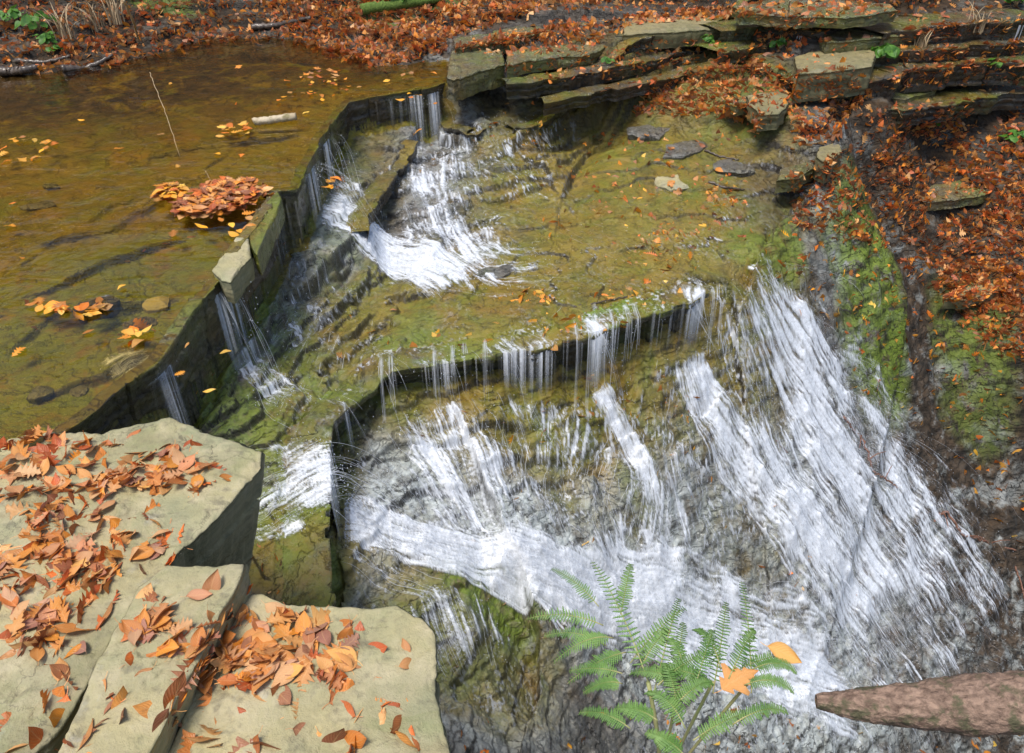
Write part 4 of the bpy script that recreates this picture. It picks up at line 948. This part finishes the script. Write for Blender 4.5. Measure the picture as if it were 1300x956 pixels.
R_([(1020,560,90),(1100,700,120),(1150,830,120)], 2500, 1.2, (.05, .2), dn=.5, ribbons=1, bundles=0)
R_([(900,330,30),(860,320,50)], 60, .8, (.1, .2), dn=.3)
# drips from the far overhangs
for x0, x1, y, c in [(940,975,6,40),(1060,1095,4,70),(1010,1016,44,20),(925,935,56,26),(850,860,86,10),(728,735,62,14),(1002,1012,0,26),(1290,1298,30,20)]:
    for _ in range(c//4):
        x = rnd.uniform(x0, x1); h = rnd.uniform(8, 22)
        c0 = cast(x, y)[0]
        if c0 is None: continue
        t = (c0-Vector((0, 0, CAMZ))).length; top = c0+Vector((0, -.04, .0)); nn = 8; wv = RS.uniform(.002, .004)
        pts = [(top.x, top.y-.01, top.z-h*t/F*i/(nn-1)) for i in range(nn)]
        W = np.array([[(p[0]-wv, p[1], p[2]), (p[0]+wv, p[1], p[2])] for p in pts]).reshape(-1, 3)
        qd = np.array([(2*i, 2*i+2, 2*i+3, 2*i+1) for i in range(nn-1)])
        SV.append(W); SQ.append(qd+sbase[0]); sbase[0] += len(W)
# spray droplets thrown up along the runs, extra ones standing in for glints
dr = []
for V, ok in runs:
    pts = V[ok]; k = min(len(pts), int(len(pts)*.035)); 
    if k: dr.append(pts[RS.randint(0, len(pts), k)])
dr = np.concatenate(dr); dr = dr[RS.permutation(len(dr))[:26000]]
dr = dr+RS.randn(*dr.shape)*np.array((.02, .02, 0))+np.array((0, 0, 1.))*np.abs(RS.randn(len(dr), 1))*.02
oct_ = np.array([(1,0,0),(-1,0,0),(0,1,0),(0,-1,0),(0,0,1),(0,0,-1)], float)
sz = RS.uniform(.0012, .0036, (len(dr), 1, 1))
DV = (dr[:, None, :]+oct_[None]*sz*np.array((1, 1, 1.3))).reshape(-1, 3)
tri = np.array([(0,2,4),(2,1,4),(1,3,4),(3,0,4),(2,0,5),(1,2,5),(3,1,5),(0,3,5)])
DQ = (tri[None]+np.arange(len(dr))[:, None, None]*6).reshape(-1, 3)
tag(mesh_np('spray_water', DV, DQ, M_strand), kind='structure')
tag(mesh_np('falling_water', np.concatenate(SV), np.concatenate(SQ), M_strand), kind='structure')
print('strands', sum(len(q) for q in SQ), time.time()-T0)
D = dens.reshape(NA, NR)
def blur(D, k):
    for ax in (0, 1):
        D = sum(np.roll(D, i, ax)*wt for i, wt in zip(range(-k, k+1), np.hanning(2*k+3)[1:-1]/np.hanning(2*k+3)[1:-1].sum()))
    return D
D1 = blur(D, 1)*.45+blur(D, 4)*.55
fx, fy = blur(FDX.reshape(NA, NR), 5), blur(FDY.reshape(NA, NR), 5); fl = np.hypot(fx, fy)+1e-9; fx /= fl; fy /= fl
act = np.flatnonzero((D1 > .02).ravel())
def gidx(x, y):
    u = np.rint((np.arctan2(x, y-OY)-ang[0])/(ang[1]-ang[0])).astype(int); v = np.rint((np.log(np.hypot(x, y-OY))-lr[0])/(lr[1]-lr[0])).astype(int)
    return np.clip(u, 0, NA-1)*NR+np.clip(v, 0, NR-1)
WN = (vnoise(GX*95, GY*95)*.55+RS.rand(NA, NR)*.45).ravel(); FX, FY = fx.ravel(), fy.ravel(); S_ = np.zeros(len(act)); ns_ = 0
for sgn in (1, -1):
    x = GX.ravel()[act].copy(); y = GY.ravel()[act].copy(); id_ = act
    for k in range(10):
        S_ += WN[id_]; ns_ += 1
        x = x+sgn*FX[id_]*.009; y = y+sgn*FY[id_]*.009; id_ = gidx(x, y)
S_ /= ns_; S_ = (S_-S_.mean())/S_.std()
LIC = np.zeros(GX.size); LIC[act] = S_; LIC = LIC.reshape(NA, NR)
patch = .2+1.4*sstep(.45+1.3*fbm(GX, GY, 3.2, 5, s=40, g=.6))
stp = .75+.8*sstep(boxb(slope, 5)-.5)
a0 = np.log1p(D1*patch*stp*.55)                      # smooth amount of water
froth = fbm(GX, GY, 16, 4, s=71, g=.7)+.6*fbm(GX, GY, 4.5, 3, s=72)
alpha = np.clip((a0*.58+.27*LIC*np.clip(a0*1.5, .15, 1)+.30*froth*np.clip(a0, .1, 1)-.30)/.92, 0, 1)
alpha = np.clip(.55*sstep(alpha)+.42*alpha, 0, 1)*np.clip(.76+.17*LIC+.12*np.clip(a0-1, 0, 1), .30, .92)
wetz = blob([(600,190,110,70,1),(350,400,90,100,1),(420,330,80,80,.8),(600,580,220,120,1),(800,620,150,150,1),(1000,560,180,200,1),(1150,700,180,160,1),(560,760,120,90,.7),(740,310,110,50,.5),(480,600,70,90,1)])
fn = vnoise(GX*70+3*fbm(GX, GY, 6, 2), GY*48)*.6+vnoise(GX*150, GY*110)*.4
glint = sstep((fn-.61)/.10)*wetz*(1-np.clip(moss*1.5, 0, 1))*(1-soilm)*np.clip(.25+edge_m*1.2+.6*sstep((boxb(slope, 2)-.6)/.5), 0, 1)*sstep(.5+1.4*fbm(GX, GY, 4, 4, s=44))  # glints on wet edges, painted as white specks in the foam opacity
alpha = np.maximum(alpha, glint*.6)
print('dens', np.percentile(D1[D1 > .01], [10, 50, 90]), np.percentile(alpha[alpha > .01], [10, 50, 90]))
# the film rides over small hollows
print('runs', time.time()-T0)
Zs = GF.copy()
for _ in range(3): Zs = np.maximum(blur(Zs, 5), GF)
alpha = alpha*(1-.75*sstep((Zs-GF-.035)/.06))
dl = np.minimum(dist_poly(L2, GX, GY), dist_poly(L1, GX, GY))
Zs = Zs+.0035*np.clip(LIC, -2, 2)*np.clip(alpha*1.5, 0, 1)+.010*np.clip(a0, 0, 1.5)
Zf = np.where(dl < .24, GF+.010, Zs+.008)
alpha = np.where((dl < .05) & ~inside(SHELF, GX, GY) & ~s_pool, np.where(alpha > .62, alpha*.5, alpha*.10), alpha)
use = alpha > .01
fq = gridq(NA, NR)[:, ::-1]; uf = use.ravel(); fq = fq[uf[fq].any(1)]
u_, inv = np.unique(fq.ravel(), return_inverse=True)
FV = np.stack([GX, GY, Zf], -1).reshape(-1, 3)[u_]
fo = mesh_np('cascade_water', FV, inv.reshape(-1, 4), M_foam, attrs={'foam': ('FLOAT', np.where(uf, alpha.ravel(), 0)[u_])})
tag(fo, kind='structure')
print('foam', len(fq), time.time()-T0)

# ================================================================== WOOD, TWIGS, PLANTS
def tube(pts, rads, seg=8, rough=0.0, seed=0):
    pts = [Vector(p) for p in pts]; n = len(pts); V = []; up = Vector((0, 0, 1))
    for i, p in enumerate(pts):
        t = (pts[min(i+1, n-1)]-pts[max(i-1, 0)]).normalized()
        a = t.cross(up); a = a.normalized() if a.length > .05 else Vector((1, 0, 0)); b = t.cross(a).normalized()
        for k in range(seg):
            th = 2*math.pi*k/seg; r = rads[i]*(1+rough*(_L[(seed+i*3) % 256, (k*5+seed) % 256]-.5)*2)
            V.append(p+a*math.cos(th)*r+b*math.sin(th)*r)
    Q = [(i*seg+k, i*seg+(k+1) % seg, (i+1)*seg+(k+1) % seg, (i+1)*seg+k) for i in range(n-1) for k in range(seg)]
    b = len(V); V += [pts[0], pts[-1]]
    Q += [(b, (k+1) % seg, k, k) for k in range(seg)]; e = (n-1)*seg
    Q += [(b+1, e+k, e+(k+1) % seg, e+(k+1) % seg) for k in range(seg)]
    return [tuple(v) for v in V], Q
class Join:
    def __init__(s): s.V = []; s.F = []
    def add(s, VQ):
        V, Q = VQ; b = len(s.V); s.V += V
        for q in Q:
            f = []
            for i in q:
                if i+b not in f: f.append(i+b)
            s.F.append(tuple(f))
    def build(s, name, mat, parent=None, base=None):
        me = bpy.data.meshes.new(name); b = Vector(base) if base is not None else Vector((0, 0, 0))
        me.from_pydata([tuple(Vector(v)-b) for v in s.V], [], s.F); me.materials.append(mat)
        me.polygons.foreach_set('use_smooth', [True]*len(me.polygons))
        o = bpy.data.objects.new(name, me); COL.objects.link(o)
        if parent is not None: o.parent = parent
        else: o.location = b
        return o
def curve(pts, n, jit=0.0):
    pts = np.array([tuple(p) for p in pts], float); L = np.r_[0, np.cumsum(np.linalg.norm(pts[1:]-pts[:-1], axis=1))]
    s = np.linspace(0, L[-1], n); q = np.stack([np.interp(s, L, pts[:, k]) for k in range(3)], -1)
    for _ in range(2): q[1:-1] = (q[:-2]+2*q[1:-1]+q[2:])/4
    q[1:-1] += (RS.rand(n-2, 3)-.5)*2*jit
    return q
# log at the lower right
c = curve([PD(1036,890,1.98), PD(1100,895,2.0), PD(1200,896,2.04), PD(1310,892,2.08), PD(1430,886,2.15)], 220, .0)
nn_ = 64; tt = np.linspace(0, 1, 220); th = np.linspace(0, 2*math.pi, nn_, endpoint=False)
TN = np.gradient(c, axis=0); TN /= np.linalg.norm(TN, axis=1)[:, None]; AX = np.cross(TN, (0, 0, 1)); AX /= np.linalg.norm(AX, axis=1)[:, None]; BX = np.cross(TN, AX)
r0 = .014+.046*np.minimum(1, (tt/.5))**.75; T_, H_ = np.meshgrid(tt*.95, th, indexing='ij')
rl = r0[:, None]*(1+.10*fbm(T_*6+np.cos(H_), np.sin(H_)*1.1+T_*2, 1.3, 4, s=51)+.07*terrace(fbm(T_*9, np.cos(H_)+np.sin(H_)*1.3, 2.2, 4, s=52), .35, .2)+.05*np.abs(fbm(T_*26, np.cos(H_)*1.6+np.sin(H_)*2, 1.2, 4, s=54)))+.004*terrace(fbm(T_*22, np.cos(H_)*5+np.sin(H_)*4, 1.5, 5, s=53, g=.65), .3, .15)
LVt = c[:, None, :]+AX[:, None, :]*(np.cos(H_)*rl)[..., None]+BX[:, None, :]*(np.sin(H_)*rl)[..., None]
tag(mesh_np('fallen_log', LVt.reshape(-1, 3)-c[0], gridq(220, nn_, True), M_bark, loc=tuple(c[0])), 'rough pinkish-brown fallen log at the bottom right corner', 'log')
# small pale log on the pool
a, b = P(322,155,.02), P(376,148,.03); j = Join(); j.add(tube(curve([a, (a+b)/2, b], 24, .003), [.026]*24, 14, .10, 4))
tag(j.build('short_log', M_pale, base=a), 'short pale broken log stranded near the pool wall', 'log')
# roots, sticks
def stick(pts, r0, r1, label, mat, name='stick', n=30, jit=.004, cat='stick', zs=None, branches=()):
    w = [P(*p) if len(p) == 3 else np.array(cast(*p)[0])+np.array((0, 0, r0*.8)) for p in pts]
    j = Join(); c = curve(w, n, jit); j.add(tube(c, list(np.linspace(r0, r1, n)), 8, .2, 7))
    for f, v, rr in branches:
        p0 = Vector(c[int(f*(n-1))]); e = p0+Vector(v); m_ = (p0+e)/2+Vector((0, 0, .02)); j.add(tube(curve([p0, m_, e], 10, .002), list(np.linspace(rr, rr*.4, 10)), 6, .2, 9))
    return tag(j.build(name, mat, base=c[0]), label, cat)
stick([(80,92),(110,92),(135,80),(144,74)], .035, .012, 'dark sodden root curling out of the far bank', M_root, 'root', cat='root')
stick([(0,96),(30,95),(48,90)], .04, .025, 'dark log end half sunk at the far left shore', M_root, 'root', cat='root')
stick([(20,80),(60,82),(90,74)], .022, .012, 'thin dark root above the sunk log end', M_root, 'root', cat='root')
stick([(320,38),(350,36),(395,26)], .03, .015, 'black branch lying in leaves on the far bank', M_root, 'branch', cat='branch')
stick([(460,18),(490,14),(560,4)], .05, .035, 'mossy log lying on the far leafy bank', M_mossy, 'mossy_log', cat='log')
stick([(458,78),(470,80),(480,79)], .014, .01, 'short dark stick at the pool head shore', M_root)
stick([(894,192),(915,200),(938,204)], .010, .005, 'thin crooked twig across the right of the green pool', M_root)
stick([(900,232),(920,240),(945,242)], .012, .006, 'longer dark twig below the palest flat stone', M_root)
stick([(728,300+90),(760,385),(800,376)], .006, .003, 'fine twig on the middle shelf near orange leaves', M_root)
stick([(190,92,.05),(205,130,.14),(222,178,.10),(229,200,.0)], .0028, .0016, 'thin straw stem arching over the far side of the pool', M_straw, 'stem', cat='stem')
stick([(157,0,.75),(170,30,.55),(176,52,.25)], .009, .006, 'pale bent sapling stem at the top left bank', M_straw, 'stem', cat='stem')
stick([(260,216,.10),(266,226,.06),(270,232,.03)], .002, .002, 'tiny straw stuck in the leaf pile on the pool', M_straw, 'stem', cat='stem')
stick([(1003,0,.62),(1001,14,.5),(999,25,.42)], .006, .004, 'white hanging stem under the top edge ledge', M_pale, 'stem', cat='stem')
stick([(1070,530),(1095,560),(1108,600),(1140,620)], .010, .006, 'twiggy reddish branch lying across the middle of the big falls', M_twig, 'branch', 44, .010, 'branch', branches=[(.3,(-.05,-.12,-.02),.006),(.5,(.12,.02,.06),.006),(.7,(-.10,-.06,.03),.006),(.8,(.08,.10,.04),.005)])
stick([(1186,662),(1200,648),(1222,680),(1252,688),(1290,700)], .011, .007, 'looping dark branch on the lower right of the falls', M_twig, 'branch', 44, .010, 'branch', branches=[(.15,(-.03,-.16,.0),.007),(.5,(.03,-.10,.08),.007),(.75,(.10,-.05,.09),.006)])
stick([(1288,720),(1296,740),(1300,760)], .008, .005, 'short twig at the right edge of the falls', M_twig, 'branch', cat='branch')
stick([(985,500+60),(1000,575)], .004, .003, 'small twig in the foam of the falls', M_twig)
# dead grasses on the far left bank
def tuft(px, py, n, h, label, mat, name='grass_tuft', w=.006, spread=.25, droop=1.0, cat='grass tuft'):
    c = cast(px, py)[0]; j = Join()
    for k in range(n):
        a = rnd.uniform(0, 6.28); s = rnd.uniform(.3, 1)*spread; hh = h*rnd.uniform(.6, 1.1); b0 = c+Vector((rnd.gauss(0, .04), rnd.gauss(0, .04), 0))
        pts = [b0+Vector((math.cos(a)*s*t*t, math.sin(a)*s*t*t, hh*(t-droop*.45*t*t))) for t in [i/7 for i in range(8)]]
        V = []; 
        for i, p in enumerate(pts):
            ww = w*(1-i/7.5); V += [tuple(p+Vector((ww*math.sin(a), -ww*math.cos(a), 0))), tuple(p-Vector((ww*math.sin(a), -ww*math.cos(a), 0)))]
        j.add((V, [(2*i, 2*i+2, 2*i+3, 2*i+1) for i in range(7)]))
    return tag(j.build(name, mat, base=c), label, cat)
tuft(120,40,36,.5,'hanging dead grass tuft in the middle of the far left bank',M_straw)
tuft(150,30,30,.5,'dead grass tuft beside the pale bent sapling stem',M_straw)
tuft(85,48,26,.45,'dead grass tuft left of the hanging tuft',M_straw)
tuft(1240,40,20,.4,'dry hanging grass at the top right of the gorge',M_straw)
tuft(1170,60,20,.3,'thin dry grass beside the wet grey slab',M_straw)
tuft(880,170,0,.1,'',M_straw) if False else None
def plant(px, py, n, size, h, label, name='green_plant', mat=M_green):
    c = cast(px, py)[0]; e = bpy.data.objects.new(name, None); COL.objects.link(e); e.location = c; tag(e, label, 'plant')
    js, jl = Join(), Join()
    for k in range(n):
        a = rnd.uniform(0, 6.28); s = rnd.uniform(.2, 1)*h; top = Vector((math.cos(a)*s, math.sin(a)*s, h*rnd.uniform(.4, 1)))
        js.add(tube(curve([(0, 0, 0), top*.5+Vector((0, 0, .02)), top], 6), [.002]*6, 5))
        V, Q, U = leaf_geo('beech', rnd, True); M = frame(Vector((math.cos(a)*.5, math.sin(a)*.5-.3, 1)).normalized(), a, rnd.gauss(0, .3), rnd.gauss(0, .3))
        W = (V*np.array((1, 1.5, 1))*size*rnd.uniform(.7, 1.2))@np.array(M).T+np.array(top); jl.add(([tuple(v) for v in W], [tuple(q) for q in Q]))
    js.build('stem', M_straw, e); jl.build('foliage', mat, e); return e
for x, y, n, s, h, lab in [(510,6,16,.10,.12,'bright green seedling at the top edge above the pool head'),(990,62,14,.08,.08,'green sprig on the ledge left of the angular boulder'),(1120,74,26,.09,.10,'green plant at the right end of the angular boulder'),
    (50,40,18,.09,.14,'green plant high on the far left bank'),(62,56,12,.07,.08,'small green plant below the high left bank plant'),(1227,148,10,.09,.10,'green leaf cluster on the right slope'),(1185,160,8,.06,.08,'tiny sprout left of the green leaf cluster'),
    (1262,90,16,.07,.10,'green tuft near the right edge of the photo'),(1285,180,12,.08,.10,'lower green tuft on the right slope'),(900,54,12,.06,.05,'green weeds under the long pale rectangular slab'),(770,82,10,.05,.05,'green weeds on the mossy far ledge'),
    (1290,8,18,.09,.12,'leafy green plant in the top right corner'),(68,68,10,.06,.06,'low green plant at the far left shoreline'),(20,30,14,.08,.12,'dark leafy plant at the top left corner')]:
    plant(x, y, n, s, h, lab)
# fern
fern = bpy.data.objects.new('fern', None); COL.objects.link(fern); fbase = Vector((.30, .80, .30)); fern.location = fbase
tag(fern, 'light green lacy fern leaning over the white water at the bottom', 'fern')
def blade(p0, p1, width, sag=.03, n=22, name='frond', lf=.5, par=fern, leaflet=1.0):
    p0, p1 = Vector(p0), Vector(p1); d = (p1-p0); L = d.length; dn = d.normalized(); sd = dn.cross(Vector((0, -.35, 1))).normalized(); up = sd.cross(dn).normalized()
    jr, jl = Join(), Join()
    pts = [p0+d*t+Vector((0, 0, sag*4*t*(1-t))) for t in [i/15 for i in range(16)]]
    jr.add(tube([p-fbase for p in pts], [.0013*(1-.6*i/15) for i in range(16)], 6))
    for i in range(n):
        t = .10+.9*i/n; p = p0+d*t+Vector((0, 0, sag*4*t*(1-t))); ww = width*min(1, (t+.15)*2.2)*(1-t)**.62+.004
        for s in (-1, 1):
            ax = (sd*s+dn*.45).normalized(); dr_ = up*rnd.uniform(-.25, .1)
            ax = (ax+dr_).normalized(); side2 = ax.cross(up).normalized(); m = 5; V = []; st = ww*.15*leaflet; ww *= rnd.uniform(.75, 1.12)
            # toothed leaflet
            prof = [(.0,.1),(.12,1.0),(.2,.25),(.32,1.2),(.4,.25),(.52,1.05),(.6,.2),(.72,.8),(.8,.2),(.9,.4),(1.0,.02)]
            for a_, b_ in prof:
                c_ = p+ax*ww*a_+up*(-.10*ww*a_*a_)
                V += [tuple(c_+side2*st*b_-fbase+up*.002), tuple(c_-fbase), tuple(c_-side2*st*b_-fbase+up*.002)]
            Q = []
            for q in range(len(prof)-1): Q += [(3*q, 3*q+3, 3*q+4, 3*q+1), (3*q+1, 3*q+4, 3*q+5, 3*q+2)]
            jl.add((V, Q))
    lo_ = jl.build(name, M_fern, par); st_ = jr.build('stalk', M_stalk, lo_)
    return lo_
D0 = 1.5
FR = [((850,905),(905,868),1.45,1.52,.04),((835,915),(780,900),1.42,1.46,.04),((870,925),(820,880),1.42,1.5,.04),((880,940),(950,905),1.4,1.48,.04),((870,960),(820,930),1.35,1.4,.04),((860,900),(842,842),1.45,1.56,.036),((930,920),(1000,905),1.44,1.5,.03),((800,925),(735,905),1.42,1.46,.03),((812,850),(850,800),1.58,1.66,.04),((770,820),(690,808),1.6,1.66,.036),((835,870),(900,830),1.5,1.6,.036),((870,860),(845,812),1.55,1.62,.03),((925,862),(958,800),1.55,1.66,.034),((790,855),(722,852),1.52,1.56,.03),((823,866),(751,712),1.55,1.75,.050),((766,794),(668,786),1.62,1.68,.040),((779,810),(702,842),1.6,1.62,.036),((788,780),(801,716),1.65,1.75,.040),((760,770),(700,722),1.66,1.72,.030),((795,828),(720,868),1.58,1.55,.036),
      ((800,842),(870,772),1.6,1.7,.040),((830,880),(862,760),1.55,1.75,.036),((852,880),(868,790),1.55,1.7,.034),((905,880),(922,764),1.55,1.75,.038),((880,880),(905,800),1.5,1.6,.036),((954,880),(941,738),1.55,1.78,.036),
      ((915,850),(880,800),1.58,1.66,.03),((935,852),(1000,832),1.6,1.66,.03),((955,850),(1012,856),1.58,1.6,.028),((790,868),(740,880),1.5,1.5,.03),((905,868),(830,850),1.52,1.55,.036),((945,870),(1008,880),1.5,1.52,.03),((860,868),(800,855),1.5,1.56,.034)]
for a, b, d0, d1, w in FR:
    blade(PD(*a, d0), PD(*b, d1), w*.50, .012+.02*rnd.random(), 25)
js = Join(); e1 = PD(838,905,1.5); js.add(tube(curve([tuple(Vector((0, 0, 0))), tuple((e1-fbase)*.6+Vector((0, 0, .02))), tuple(PD(823,866,1.55)-fbase)], 14), [.004]*14, 8))
for a, b in [((905,866),1.55),((954,862),1.55),((862,872),1.52)]:
    js.add(tube(curve([(0, 0, 0), tuple((PD(*a, b)-fbase)*.5+Vector((0, 0, .01))), tuple(PD(*a, b)-fbase)], 10), [.003]*10, 6))
js.build('stem', M_stalk, fern)
print('plants', time.time()-T0)

# ================================================================== LIGHT
w = bpy.data.worlds.new('World'); sc.world = w; w.use_nodes = True; nt = w.node_tree
bg = nt.nodes['Background']; sky = nt.nodes.new('ShaderNodeTexSky'); sky.sky_type = 'NISHITA'; sky.sun_disc = False
EL, ROT = math.radians(70), math.radians(225)
sky.sun_elevation = EL; sky.sun_rotation = ROT; sky.dust_density = 2.0; sky.ozone_density = 1.0
nt.links.new(sky.outputs[0], bg.inputs[0]); bg.inputs[1].default_value = .105
sun = bpy.data.lights.new('sun', 'SUN'); so = bpy.data.objects.new('sun', sun); COL.objects.link(so)
sun.energy = 2.1; sun.angle = math.radians(20); sun.color = (1, .95, .87)
dv = Vector((math.sin(ROT)*math.cos(EL), math.cos(ROT)*math.cos(EL), math.sin(EL)))
so.rotation_euler = dv.to_track_quat('Z', 'Y').to_euler()
vs = sc.view_settings; vs.view_transform = 'Standard'; vs.look = 'None'; vs.gamma = 1; vs.use_curve_mapping = False; vs.exposure = .86
sc.cycles.max_bounces = 6; sc.cycles.transparent_max_bounces = 16; sc.cycles.use_denoising = True; sc.cycles.diffuse_bounces = 3; sc.cycles.caustics_reflective = False; sc.cycles.caustics_refractive = False
print('done', time.time()-T0)
